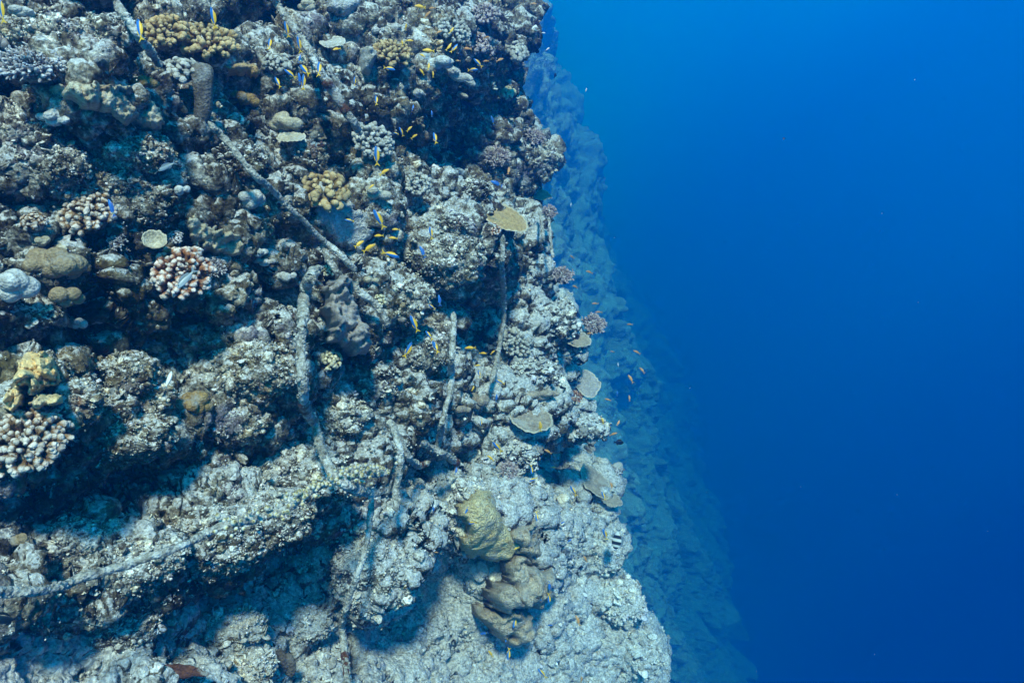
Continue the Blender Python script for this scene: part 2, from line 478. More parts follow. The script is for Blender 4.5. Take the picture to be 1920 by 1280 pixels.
# ------------------------------------------------------------------ coral materials
def tip_mat(name, base, mid, tip, at0=.55, at1=.95, rnd=.25, scale=70):
    m, nt, b = new_mat(name)
    tcn = N(nt, 'ShaderNodeTexCoord'); sx = N(nt, 'ShaderNodeSeparateXYZ'); nt.links.new(tcn.outputs['Object'], sx.inputs[0])
    oi = N(nt, 'ShaderNodeObjectInfo'); g = N(nt, 'ShaderNodeNewGeometry')
    nz = noise(nt, g.outputs['Position'], scale, 4, .6)
    f = mth(nt, 'ADD', sx.outputs['Z'], mth(nt, 'MULTIPLY', mth(nt, 'SUBTRACT', nz, .5), .35))
    c = ramp(nt, f, [(0.05, base), (at0, mid), (at1, tip)])
    br = mth(nt, 'ADD', mth(nt, 'MULTIPLY', oi.outputs['Random'], rnd * 2), 1 - rnd)
    cb = N(nt, 'ShaderNodeCombineColor')
    for k in range(3): nt.links.new(br, cb.inputs[k])
    c = mix(nt, 1.0, c, cb.outputs[0], 'MULTIPLY')
    nt.links.new(c, b.inputs['Base Color'])
    bp = N(nt, 'ShaderNodeBump', Strength=.5, Distance=.004)
    v = N(nt, 'ShaderNodeTexVoronoi', Scale=220); nt.links.new(g.outputs['Position'], v.inputs['Vector'])
    nt.links.new(v.outputs['Distance'], bp.inputs['Height']); nt.links.new(bp.outputs[0], b.inputs['Normal'])
    return m
def skin_mat(name, c0, c1, c2=None, scale=22, polyp=110, bump=.7, crust=.25, pd=.008):
    """living coral skin: two tones in soft patches, polyp pimples, some grey dead crust"""
    m, nt, b = new_mat(name)
    g = N(nt, 'ShaderNodeNewGeometry'); pos = g.outputs['Position']
    oi = N(nt, 'ShaderNodeObjectInfo')
    nz = noise(nt, pos, scale, 5, .6)
    c = ramp(nt, nz, [(.35, c0), (.65, c1)])
    fine = noise(nt, pos, 75, 4, .75, (2, 3, 4))
    c = mix(nt, .7, c, ramp(nt, fine, [(.32, (.38, .36, .34)), (.5, (1, 1, 1)), (.68, (1.6, 1.6, 1.6))]), 'MULTIPLY')
    cr = noise(nt, pos, 7, 5, .65, (8, 1, 2))
    c = mix(nt, mth(nt, 'MULTIPLY', ramp(nt, cr, [(.54, (0, 0, 0)), (.62, (1, 1, 1))]), crust * 2.2, True), c, c2 or (.33, .32, .30))
    ra = N(nt, 'ShaderNodeAttribute'); ra.attribute_name = 'rim'
    c = mix(nt, mth(nt, 'MULTIPLY', ramp(nt, mth(nt, 'ADD', ra.outputs['Fac'], mth(nt, 'MULTIPLY', fine, .12)), [(.96, (0, 0, 0)), (1.06, (1, 1, 1))]), .7), c, (.52, .46, .36))
    nt.links.new(c, b.inputs['Base Color'])
    v = N(nt, 'ShaderNodeTexVoronoi', Scale=polyp); nt.links.new(pos, v.inputs['Vector'])
    h = mth(nt, 'ADD', mth(nt, 'MULTIPLY', v.outputs['Distance'], -.7), mth(nt, 'MULTIPLY', fine, .8))
    bp = N(nt, 'ShaderNodeBump', Strength=bump, Distance=pd)
    nt.links.new(h, bp.inputs['Height']); nt.links.new(bp.outputs[0], b.inputs['Normal'])
    b.inputs['Roughness'].default_value = .75
    return m
M_TAN = tip_mat('tan_finger_coral', (.06, .036, .014), (.30, .185, .075), (.50, .36, .19), .7, 1.1)
M_WHT = tip_mat('white_tip_coral', (.08, .055, .05), (.22, .18, .17), (.50, .49, .50), .7, 1.05)
M_PINK = tip_mat('pink_tip_coral', (.12, .05, .025), (.32, .13, .06), (.62, .52, .46), .84, 1.10)
M_BRN = tip_mat('brown_tip_coral', (.07, .04, .025), (.22, .125, .06), (.56, .47, .40), .84, 1.10)
M_OLV = tip_mat('olive_finger_coral', (.09, .07, .025), (.32, .26, .11), (.60, .54, .38))
M_ROSE = tip_mat('dusky_finger_coral', (.07, .045, .05), (.20, .14, .14), (.42, .34, .33))
M_GRYF = tip_mat('grey_finger_coral', (.06, .05, .04), (.20, .175, .14), (.42, .40, .36), .6, 1.1)
M_BEIGE = skin_mat('beige_coral', (.31, .26, .185), (.46, .40, .30))
M_BROWN = skin_mat('brown_coral', (.20, .145, .085), (.30, .225, .14))
M_GREY = skin_mat('grey_coral', (.30, .285, .26), (.46, .44, .41))
M_PALE = skin_mat('pale_coral', (.32, .31, .29), (.52, .51, .49), crust=.2)
M_SLATE = skin_mat('slate_sponge', (.21, .185, .175), (.34, .31, .295), crust=.08, bump=.4, polyp=60)
M_UMBER = skin_mat('umber_plate', (.21, .165, .125), (.36, .295, .23), crust=.3, pd=.014)
M_TAUPE = skin_mat('taupe_lobes', (.31, .25, .19), (.50, .42, .33), crust=.3, polyp=70, bump=1.0, pd=.014)
M_PLATE = skin_mat('ochre_plate', (.30, .19, .085), (.40, .27, .13), crust=.05)
M_OLIVE = skin_mat('olive_sheet', (.48, .37, .19), (.64, .52, .32), crust=.4, polyp=80, bump=1.0, pd=.016)
M_YEL = skin_mat('mustard_leaf_coral', (.54, .35, .15), (.74, .53, .27), crust=.15, polyp=120, bump=.8, pd=.006)
M_GOLD = skin_mat('golden_brown_coral', (.16, .095, .035), (.33, .22, .09), crust=.3, polyp=150, bump=.9, pd=.006)
M_SHEET = skin_mat('grey_granular_sheet', (.33, .32, .31), (.50, .49, .48), crust=.1, polyp=110, bump=1.0, pd=.010)
M_DARK = skin_mat('dark_honeycomb', (.055, .045, .04), (.11, .09, .075), crust=.1, polyp=90, bump=1.0, pd=.012)
M_RUST = skin_mat('rust_sponge', (.055, .022, .014), (.13, .05, .028), crust=.4)
M_ROPE = skin_mat('rope_crust', (.16, .14, .11), (.50, .47, .43), (.64, .63, .60), scale=45, polyp=90, bump=.9, crust=.35, pd=.012)
M_ROCK = M_CRUST
def tunic_mat():
    m, nt, b = new_mat('tunicate_skin')
    tcn = N(nt, 'ShaderNodeTexCoord'); sx = N(nt, 'ShaderNodeSeparateXYZ'); nt.links.new(tcn.outputs['Object'], sx.inputs[0])
    nt.links.new(ramp(nt, sx.outputs['Z'], [(.0, (.30, .28, .22)), (.55, (.58, .57, .53)), (.88, (.55, .44, .22)), (1., (.10, .08, .04))]), b.inputs['Base Color'])
    b.inputs['Roughness'].default_value = .4
    return m
M_TUN = tunic_mat()

LAND = []            # (short phrase, px, py) of what fish and rocks can be found by
def tagged(o, label, cat, group=None, where=None):
    o['label'] = label; o['category'] = cat
    if group: o['group'] = group
    if where is not None: LAND.append(where)
    return o

# ------------------------------------------------------------------ branching corals
def branch_mesh(name, seed, knob=1.25, fat=.16, warts=0.0):
    r0 = random.Random(seed)
    bx, by = r0.uniform(-.12, .12), r0.uniform(-.12, .12)
    rings = []
    for z, k in ((0, .75), (.3, .8), (.55, .9), (.74, knob), (.88, knob * .98), (.96, knob * .72), (1.0, knob * .25)):
        rings.append((bx * z * z, by * z * z, z, fat * k * r0.uniform(.9, 1.1)))
    V, Fc = lathe(rings, 8)
    VV, FF, n = [V], [Fc], len(V)
    for q in range(r0.choice((2, 3, 3)) if warts else 0):           # side knobs, so that no two tips are alike
        a = r0.uniform(0, 6.28) + q * 2.1; z0 = r0.uniform(.5, .75); L = r0.uniform(.22, .36); w = fat * knob * r0.uniform(.55, .8)
        kV, kF = lathe([(0, 0, 0, w * .6), (0, 0, L * .5, w), (0, 0, L * .85, w * .85), (0, 0, L, w * .15)], 7)
        d = (math.cos(a) * .75, math.sin(a) * .75, 1.0)
        kV = kV @ basis(d).T + np.array([bx * z0 * z0 + math.cos(a) * fat * .35, by * z0 * z0 + math.sin(a) * fat * .35, z0])
        VV.append(kV); FF.append(kF + n); n += len(kV)
    tip0 = len(V) - 8
    V = np.concatenate(VV); Fc = np.concatenate(FF)
    if warts: V = V + np.stack([vnoise(V + seed, 9, 1), vnoise(V + seed, 9, 2), vnoise(V + seed, 9, 3)], 1) * warts
    top = len(V); V = np.vstack([V, [[bx, by, 1.012]]])
    me = bpy.data.meshes.new(name)
    tri = [(tip0 + k, tip0 + (k + 1) % 8, top) for k in range(8)]
    me.from_pydata(V.tolist(), [], Fc.tolist() + tri); me.update()
    me.polygons.foreach_set('use_smooth', np.ones(len(me.polygons), bool))
    return me
_branches = {}
def branches_for(mat, kind):
    key = (mat.name, kind)
    if key not in _branches:
        L = []
        for k in range(5):
            if kind == 'knob': me = branch_mesh('branch', k, 1.3, .15, .05)
            elif kind == 'fat': me = branch_mesh('branch', k + 20, 1.12, .17, .03)
            else: me = branch_mesh('branch', k + 40, .62, .11, .02)
            me.materials.append(mat); L.append(me)
        _branches[key] = L
    return _branches[key]
def finger_coral(name, px, py, rx, ry, mat, label, where, kind='knob', n=70, fat=1.0, flat=.75, tilt=None, spread=80, base=M_ROCK, lift=.0):
    z = depth_near(px, py, rx * .7, 14)
    a = rx * z / F; hgt = a * flat
    A = basis(axis_up(tilt))
    C = at(px, py + ry * .25, z + .02 * a - lift)
    root = link(name, None); root.location = C; root.empty_display_size = .05
    tagged(root, label, 'coral', where=where and (where, px, py))
    V, Fc = ico(3)
    V = V * np.array([a * .62, a * .62, hgt * .55]); V = V * (1 + .18 * fbm(V + px, 14 / (a * 10), 3, 4))[:, None]
    link('base', mk('base', V @ A.T, Fc), base, root)
    B = branches_for(mat, kind)
    ga = math.pi * (3 - math.sqrt(5))
    cmin = math.cos(R(spread))
    for k in range(n):
        cz = 1 - (1 - cmin) * (k + .5) / n + random.uniform(-.04, .04); cz = min(1, max(-.2, cz))
        ph = ga * k + random.uniform(-.25, .25); sz = math.sqrt(1 - cz * cz)
        d = np.array([sz * math.cos(ph), sz * math.sin(ph), cz])
        tip = d * np.array([a, a, hgt]) * random.uniform(.85, 1.08)
        st = tip * .42
        ax = (tip - st); L = np.linalg.norm(ax); ax = ax / L + np.array([0, 0, .25]); ax /= np.linalg.norm(ax)
        o = link('branch', random.choice(B), None, root)
        Bm = A @ basis(ax, random.uniform(0, 6.28))
        w = L * fat * random.uniform(.8, 1.2) * (1.25 if n < 60 else 1.0)
        o.matrix_local = Matrix.Translation(Vector(A @ st)) @ Matrix(Bm.tolist()).to_4x4() @ Matrix.Diagonal((w, w, L, 1))
    return root

# ------------------------------------------------------------------ lobed and domed corals, sponges, boulders
def lobed_mesh(name, rad, lobes, seed, sub=4, lobe=.5, bumps=.03, bsc=18, k=14):
    """star-shaped union of lobes around a middle, rad = (x, y, z) half sizes"""
    r0 = np.random.default_rng(seed)
    V, Fc = ico(sub)
    ctr = r0.normal(size=(lobes, 3)); ctr /= np.linalg.norm(ctr, axis=1, keepdims=True)
    ctr[:, 2] = np.abs(ctr[:, 2]) * .9 - .15
    ctr *= r0.uniform(.58, .80, (lobes, 1)); rr = r0.uniform(.65, 1.1, lobes) * lobe * .9
    acc = np.full(len(V), .46)
    acc = np.exp(k * acc)
    for c, r in zip(ctr, rr):
        b = V @ c; disc = b * b - (c @ c) + r * r
        t = np.where(disc > 0, b + np.sqrt(np.maximum(disc, 0)), 0)
        acc = acc + np.exp(k * t)
    t = np.log(acc) / k
    X = V * t[:, None]
    X = X * np.asarray(rad)
    m = float(np.mean(rad))
    nrm = V
    X = X + nrm * (m * bumps * fbm(X + seed, bsc / (m * 10), 3, seed))[:, None]
    return X, Fc
def mound(name, px, py, rx, ry, mat, label, cat='coral', where=None, lobes=7, lobe=.5, sub=5, bumps=.05, bsc=18, tilt=None, deep=.08, thick=.8, rot=0.0, group=None, parent=None, k=38):
    z = depth_near(px, py, min(rx, ry) * .9, 14)
    a, b = rx * z / F, ry * z / F
    X, Fc = lobed_mesh(name, (1, 1, 1), lobes, int(px * 7 + py), sub, lobe, bumps, bsc, k)
    X = X / np.abs(X).max()
    # lies in the picture's width and height, and as deep as it is wide
    wx = RGT * math.cos(rot) + UPV * math.sin(rot); wy = -RGT * math.sin(rot) + UPV * math.cos(rot)
    t_ = min(a, b) * thick * 1.1
    C = at(px, py, z + t_ * deep)
    Y = X[:, :1] * wx * a + X[:, 2:3] * wy * b + X[:, 1:2] * FWD * t_
    o = link(name, mk(name, Y, Fc), mat, parent)
    o.location = C
    if parent is None: tagged(o, label, cat, group, where and (where, px, py))
    return o
ROCKV = []
def boulder(px, py, rx, ry, label, where=None, sub=5, mat=None, rot=0.0, amp=.34):
    z = depth_near(px, py, min(rx, ry) * .7)
    a, b = rx * z / F, ry * z / F; t_ = (a * b) ** .5 * .9
    V, Fc = ico(sub)
    wx = RGT * math.cos(rot) + UPV * math.sin(rot); wy = -RGT * math.sin(rot) + UPV * math.cos(rot)
    sd = px * 3 + py
    Vn = V * (np.array([a, t_, b]) / (a * b * t_) ** (1 / 3)) + sd
    t = 1 + amp * fbm(Vn, 1.3, 3, 5)
    d_, r_ = worley3(Vn, 2.4, 2); t = t + .20 * dome(d_, .8) * (.3 + r_)
    d_, r_ = worley3(Vn, 5.2, 3); t = t + .12 * dome(d_, .8) * (.2 + r_)
    t = t - .22 * sstep(.18, .45, fbm(Vn, 3.2, 3, 8)) + .07 * fbm(Vn, 9, 3, 6, gain=.65)
    if sub > 4:
        d_, r_ = worley3(Vn, 13, 4); t = t + .05 * dome(d_, .8) * (.2 + r_)
    X = V * (t / 1.25)[:, None]
    Y = X[:, :1] * wx * a + X[:, 2:3] * wy * b + X[:, 1:2] * FWD * t_
    o = link('reef_rock', mk('reef_rock', Y, Fc), mat or M_ROCK)
    o.location = at(px, py, z + t_ * .40)
    splat(Y + at(px, py, z + t_ * .40))
    ROCKV.append((Y + at(px, py, z + t_ * .40), Y / np.array([a, b, t_]).max()))
    tagged(o, label, 'rock', 'crusted rocks on the reef slope', where and (where, px, py))
    return o

# ------------------------------------------------------------------ plates and draped sheets
def plate_coral(name, px, py, rx, ry, mat, label, where, tiltdeg=0, cup=.12, thick=.05, wav=.12, lift=.05, stalkmat=M_ROCK, normal=None, rings=0.0):
    """a tilted disc on a short stalk; ry/rx fixes how far the disc leans towards us"""
    z = depth_near(px, py, rx * .6)
    a = rx * z / F
    z = z - lift
    view = -ray(px, py); view /= np.linalg.norm(view)
    wx = RGT * math.cos(R(-tiltdeg)) + UPV * math.sin(R(-tiltdeg)); wx -= view * (wx @ view); wx /= np.linalg.norm(wx)
    wy = np.cross(view, wx)
    ca = min(.95, ry / rx)
    nrm = view * ca + wy * math.sqrt(1 - ca * ca)          # top face seen at a slant
    ey = np.cross(nrm, wx)
    nr, ns = 16, 84
    V, Fc = [], []
    sd = px * .37
    def rim(th): 
        q = np.array([[math.cos(th) * 1.3 + sd, math.sin(th) * 1.3, 2.0]])
        return 1 + wav * 2 * float(fbm(q, 1.2, 3, 3)[0])
    rims = [rim(2 * math.pi * k / ns) for k in range(ns)]
    for side in (1, -1):
        for i in range(nr + 1):
            f = i / nr
            for k in range(ns):
                th = 2 * math.pi * k / ns
                r = f * rims[k]
                h = cup * r * r + (.03 * math.sin(r * 22) * rings) + .022 * math.sin(th * 19 + 2 * math.sin(r * 7 + sd)) * r * r + (thick * (1 - f ** 3) * (.5 if side > 0 else -1.4)) + .05 * wav * 6 * math.sin(3 * th + sd) * r * r
                if i == nr: h += side * .004
                V.append((r * math.cos(th), r * math.sin(th), h))
    n0 = (nr + 1) * ns
    for s_ in (0, 1):
        for i in range(nr):
            for k in range(ns):
                a0 = s_ * n0 + i * ns + k; b0 = s_ * n0 + i * ns + (k + 1) % ns
                Fc.append((a0, a0 + ns, b0 + ns, b0) if s_ == 0 else (a0, b0, b0 + ns, a0 + ns))
    for k in range(ns):
        a0 = nr * ns + k; b0 = nr * ns + (k + 1) % ns
        Fc.append((a0, a0 + n0, b0 + n0, b0))
    V = np.array(V)
    V[:, 2] += .025 * fbm(V + sd, 5, 3, 2)
    M3 = np.stack([wx, ey, nrm], 1)
    root = link(name, None); root.location = at(px, py, z)
    tagged(root, label, 'coral', where=where and (where, px, py))
    pm = mk('plate', (V * a) @ M3.T, Fc)
    ra = pm.attributes.new('rim', 'FLOAT', 'POINT'); ra.data.foreach_set('value', np.repeat(np.tile(np.arange(nr + 1) / nr, 2), ns).astype(np.float32))
    link('plate', pm, mat, root)
    L, Fq = lathe([(0, 0, -1.1, .42), (0, 0, -.6, .34), (0, 0, -.25, .40), (0, 0, -.02, .62)], 14)
    L = L * a; L = L * (1 + .2 * fbm(L + sd, 9 / a / 4, 3, 9))[:, None]
    link('stalk', mk('stalk', L @ M3.T, Fq), stalkmat, root)
    return root
def inside(px, py, poly):
    c = np.zeros(px.shape, bool); n = len(poly)
    for i in range(n):
        (x0, y0), (x1, y1) = poly[i], poly[(i + 1) % n]
        if y0 == y1: continue
        m = ((y0 > py) != (y1 > py)) & (px < (x1 - x0) * (py - y0) / (y1 - y0) + x0)
        c ^= m
    return c
def edge_dist(px, py, poly):
    d = np.full(px.shape, 1e9)
    n = len(poly)
    for i in range(n):
        a, b = np.array(poly[i], float), np.array(poly[(i + 1) % n], float)
        ab = b - a; t = np.clip(((px - a[0]) * ab[0] + (py - a[1]) * ab[1]) / (ab @ ab), 0, 1)
        d = np.minimum(d, np.hypot(px - a[0] - t * ab[0], py - a[1] - t * ab[1]))
    return d
def sheet_coral(name, poly, mat, label, where, bulge=.10, lump=.05, lsc=9, lift=.03, step=3.0, soft=14, cat='coral'):
    """a living sheet grown over the rock: follows the smoothed surface, thick in the middle, rolled under at its rim"""
    poly = [tuple(map(float, p)) for p in poly]
    xs = [p[0] for p in poly]; ys = [p[1] for p in poly]
    gx = np.arange(min(xs) - 6, max(xs) + 6, step); gy = np.arange(min(ys) - 6, max(ys) + 6, step)
    GX, GY = np.meshgrid(gx, gy)
    q = np.stack([GX.ravel() * .055, GY.ravel() * .055, np.zeros(GX.size)], 1)
    jx = (fbm(q, 1, 3, 12) * 15).reshape(GX.shape); jy = (fbm(q, 1, 3, 13) * 15).reshape(GX.shape)
    ins = inside(GX + jx, GY + jy, poly); ed = edge_dist(GX + jx, GY + jy, poly)
    sg = np.where(ins, ed, -ed)
    keep = sg > -step * 1.2
    z = depth(GX, GY, ZS)
    zm = float(np.median(z[keep])); z = np.clip(z, zm * .90, zm * 1.06)
    e = np.clip(sg / soft, 0, 1); prof = np.sqrt(np.clip(1 - (1 - e) ** 2, 0, 1))
    Pn = at(GX, GY, z).reshape(-1, 3)
    d_, r_ = worley3(Pn + .02 * np.stack([fbm(Pn, 12, 2, 3), fbm(Pn, 12, 2, 4), fbm(Pn, 12, 2, 5)], 1) * 2, lsc, 7)
    rel = (dome(d_, .85) * (.4 + r_)).reshape(GX.shape)
    rel = rel + .45 * fbm(Pn, 28, 4, 15, gain=.6).reshape(GX.shape)
    off = lift * 1.2 + bulge * prof + lump * rel * prof + np.minimum(sg, 0) / step * .02
    Rr = ray(GX, GY); Rn = Rr / np.linalg.norm(Rr, axis=-1, keepdims=True)
    out = -Rn * .55 + MDIR * .45
    Pf = at(GX, GY, z) + out * off[..., None]
    Pb = at(GX, GY, z) - out * .05
    idx = -np.ones(GX.shape, int); ids = np.argwhere(keep)
    idx[keep] = np.arange(len(ids)); n0 = len(ids)
    V = np.concatenate([Pf[keep], Pb[keep]])
    Fc = []; ec = {}
    H, Wd = GX.shape
    for j in range(H - 1):
        for i in range(Wd - 1):
            q4 = (idx[j, i], idx[j, i + 1], idx[j + 1, i + 1], idx[j + 1, i])
            if min(q4) < 0: continue
            Fc.append((q4[3], q4[2], q4[1], q4[0])); Fc.append(tuple(x + n0 for x in q4))
            for a, b in ((q4[0], q4[1]), (q4[1], q4[2]), (q4[2], q4[3]), (q4[3], q4[0])):
                ec[(a, b)] = 1
    for (a, b) in list(ec):
        if (b, a) not in ec: Fc.append((a, b, b + n0, a + n0))
    C = V.mean(0)
    o = link(name, mk(name, V - C, np.array(Fc)), mat); o.location = C
    cx, cy = sum(xs) / len(xs), sum(ys) / len(ys)
    return tagged(o, label, cat, where=where and (where, cx, cy))

# ------------------------------------------------------------------ ropes
def spline(pts, n):
    p = np.array(pts, float); p = np.vstack([2 * p[0] - p[1], p, 2 * p[-1] - p[-2]])
    out = []
    m = len(p) - 3
    for i in range(m):
        for t in np.linspace(0, 1, n, endpoint=(i == m - 1)):
            a, b, c, d = p[i:i + 4]
            out.append(.5 * (2 * b + (c - a) * t + (2 * a - 5 * b + 4 * c - d) * t * t + (3 * b - a - 3 * c + d) * t ** 3))
    return np.array(out)
ROPES = []
NOD = []
def rope(pts, wpx, label, where, rust=(), hug=.6, lift=.02, knobs=1.0):
    """an old rope overgrown with crust; pts are photo points, wpx its width there; rust: stretches (0..1) of rust-red sponge"""
    px = spline(pts, 9)
    zs = np.array([float(np.percentile(ZB[max(0, int((y - BY0) / CW) - 2):int((y - BY0) / CW) + 3, max(0, int((x - BX0) / CW) - 2):int((x - BX0) / CW) + 3], 12)) for x, y in px])
    # a taut rope bridges the hollows
    zl = zs.copy()
    for _ in range(10):
        zl[1:-1] = np.minimum(zl[1:-1], .5 * (zl[:-2] + zl[2:]))
    for _ in range(4):
        zl[1:-1] = np.minimum(zl[1:-1], .25 * zl[:-2] + .5 * zl[1:-1] + .25 * zl[2:])
    zl = zl * (1 - lift * .9 - .02)
    P3 = at(px[:, 0], px[:, 1], zl)
    C = spline(P3, 5)
    rad = wpx * .39 * float(np.median(zl)) / F
    seg = np.linalg.norm(np.diff(C, axis=0), axis=1); L = np.concatenate([[0], np.cumsum(seg)])
    n = max(24, int(L[-1] / (rad * .5)))
    u = np.linspace(0, L[-1], n)
    C = np.stack([np.interp(u, L, C[:, k]) for k in range(3)], 1)
    C = C + np.stack([fbm(C, 6, 2, 90 + k) for k in range(3)], 1) * rad * .55
    T = np.gradient(C, axis=0); T /= np.linalg.norm(T, axis=1, keepdims=True)
    x = np.cross(T, [0.2, 0.3, 1.0]); x /= np.linalg.norm(x, axis=1, keepdims=True); y = np.cross(T, x)
    sd = 14
    th = np.linspace(0, 2 * math.pi, sd, endpoint=False)
    dirs = np.cos(th)[None, :, None] * x[:, None] + np.sin(th)[None, :, None] * y[:, None]
    base = C[:, None] + dirs * rad * .7
    flat = base.reshape(-1, 3)
    w = 1 + .30 * fbm(flat, .28 / rad, 3, 61) + .25 * fbm(flat, .9 / rad, 2, 62) + .13 * np.sin(3 * th[None, :] + u[:, None] / rad * .9).ravel() 
    w = w * (1 + .28 * fbm(np.repeat(C, sd, 0), .07 / rad, 2, 63))
    ends = np.clip(np.minimum(np.arange(n), np.arange(n)[::-1]) / 3 + .15, 0, 1).repeat(sd)
    V = np.repeat(C, sd, 0) + dirs.reshape(-1, 3) * (rad * w * ends)[:, None]
    i = np.arange(n * sd).reshape(n, sd)
    Fc = np.stack([i[:-1], np.roll(i[:-1], -1, 1), np.roll(i[1:], -1, 1), i[1:]], -1).reshape(-1, 4)
    O = C[n // 2]
    root = link('rope', mk('rope', V - O, Fc), M_ROPE); root.location = O
    tagged(root, label, 'rope', 'old ropes hanging over the reef', (where, float(px[len(px) // 2, 0]), float(px[len(px) // 2, 1])))
    # sponge stretches
    for (a, b) in rust:
        k0, k1 = int(a * (n - 1)), max(int(a * (n - 1)) + 4, int(b * (n - 1)))
        cc = C[k0:k1 + 1]; m = len(cc)
        ww = (1.18 + .5 * fbm(np.repeat(cc, sd, 0) + 3, .5 / rad, 3, 64)) * np.clip(np.minimum(np.arange(m), np.arange(m)[::-1]) / 2 + .2, 0, 1).repeat(sd)
        Vr = np.repeat(cc, sd, 0) + dirs[k0:k1 + 1].reshape(-1, 3) * (rad * ww)[:, None]
        i = np.arange(m * sd).reshape(m, sd)
        Fr = np.stack([i[:-1], np.roll(i[:-1], -1, 1), np.roll(i[1:], -1, 1), i[1:]], -1).reshape(-1, 4)
        link('encrusting_sponge', mk('encrusting_sponge', Vr - O, Fr), M_RUST, root, label='rust red sponge crust on the rope')
    # crumbs of growth on the rope
    VV, FF = [], []
    bv, bf = ico(2)
    for q in range(int(n * .55 * knobs)):
        k = random.randrange(2, n - 2); a = random.randrange(sd)
        c = C[k] + dirs[k, a] * rad * random.uniform(.8, 1.15)
        s_ = rad * random.uniform(.15, .5)
        b = bv * s_ * (1 + .45 * fbm(bv + q * 3.3, 2.2, 2, 3))[:, None]
        FF.append(bf + len(VV) * len(bv)); VV.append(b + c - O)
    g = link('crust_growth', mk('crust_growth', np.concatenate(VV), np.concatenate(FF)), M_ROPE, root, kind='stuff')
    ROPES.append((C, rad))
    return root
# ------------------------------------------------------------------ crusted rocks that stand out of the slope
ROCKS = [
    (232, 285, 92, 46, 'broad brown rock hump under the beige encrusting sheet', 'brown rock hump'),
    (205, 345, 62, 44, 'rounded tan rock above the bumpy brown dome', 'rounded tan rock'),
    (92, 310, 70, 46, 'pale jagged rock mass at left with dark pits', 'jagged pale rock'),
    (280, 385, 56, 44, 'dark crusted rock right of the bumpy brown dome', 'dark crusted rock'),
    (455, 312, 50, 44, 'grey rock below the thin sloping rope start', None),
    (560, 300, 56, 38, 'dark grey rock between the two upper ropes', None),
    (220, 820, 118, 52, 'long pale-topped ledge rock over the lower left hollow', 'long ledge rock'),
    (235, 705, 62, 46, 'crumbly grey rock between mustard coral and dark hollow', 'crumbly grey rock'),
    (470, 695, 82, 58, 'broad brown-topped rock left of the tall rope', 'broad brown-topped rock'),
    (440, 790, 62, 42, 'grey rock below the golden brown knob', None),
    (255, 1050, 100, 58, 'left end of the big overhanging rock under the bottom rope', None),
    (375, 1010, 120, 74, 'middle of the big overhanging rock under the bottom rope', 'big overhanging rock'),
    (500, 965, 95, 58, 'right end of the big overhanging rock by the sea squirts', None),
    (560, 900, 110, 52, 'crusted rock shelf under the tunicate-covered rope', None),
    (640, 780, 52, 44, 'speckled rock right of the tall rope', 'speckled rock'),
    (700, 720, 56, 46, 'olive crusted rock under the slate lobed sponge', None),
    (830, 490, 78, 52, 'wide ragged rock in the centre above the upright rope', 'wide ragged rock'),
    (760, 560, 46, 46, 'grey ragged rock left of the upright rope', None),
    (795, 660, 46, 44, 'pale crusted rock beside the upright rope', None),
    (700, 1062, 82, 92, 'drooping grey rock right of the hanging rope', 'drooping grey rock'),
    (840, 425, 52, 26, 'white crusted ledge above the wide ragged rock', None),
    (884, 360, 34, 22, 'small grey rock in the dark channel', None),
    (965, 850, 46, 36, 'dark crusted rock below the round brown plate', None),
    (1085, 800, 58, 28, 'dark rock spur jutting out over blue water', 'dark rock spur'),
    (60, 590, 54, 20, 'pale ledge rim under the white coral slab', None),
    (885, 215, 42, 46, 'dark crusted rock under the beige wedge coral', None),
    (1000, 700, 52, 30, 'pale crumbly rock above the wrinkled brown dome', None),
    (880, 960, 46, 62, 'crusted rock carrying the olive sheet', None),
    (1130, 1040, 40, 40, 'crusted rim rock below the wavy plates', None),
    (560, 1170, 66, 40, 'bluish rubble rock beside the hanging rope foot', None),
    (60, 260, 60, 34, 'white-capped rock at the left edge', None),
    (560, 150, 60, 40, 'dark crusted rock behind the second rope', None),
    (150, 748, 46, 36, 'grey rock between the two lower mustard lobes and the ledge', None),
    (285, 748, 46, 38, 'grey crusted rock left of the golden brown knob', None),
    (215, 765, 40, 30, 'small pale rock on top of the long ledge', None),
    (140, 1010, 60, 44, 'bluish rock in the lower left hollow', None),
    (230, 1180, 66, 44, 'low bluish rock on the sand below the bottom rope', None),
    (420, 1180, 70, 44, 'bluish rock in the shade beneath the overhang', None),
    (470, 1250, 50, 34, 'crusted rock by the dark honeycomb coral', None),
    (1165, 1130, 44, 44, 'lower rim rock over blue water', None),
    (1190, 1230, 50, 46, 'lowest rim rock near the bottom edge', None),
    (1045, 600, 40, 36, 'crumbly rim rock beside the purple coral', None),
    (1010, 300, 36, 40, 'crumbly upper rim rock', None),
    (70, 65, 84, 36, 'pale bushy crusted rock near the top left corner', 'pale bushy rock'),
    (200, 70, 66, 34, 'crusted rock left of the topmost left rope', None),
]
for (x, y, rx, ry, lab, wh) in ROCKS:
    boulder(x, y, rx, ry, lab, wh, sub=6 if rx > 100 else 5)

refresh()

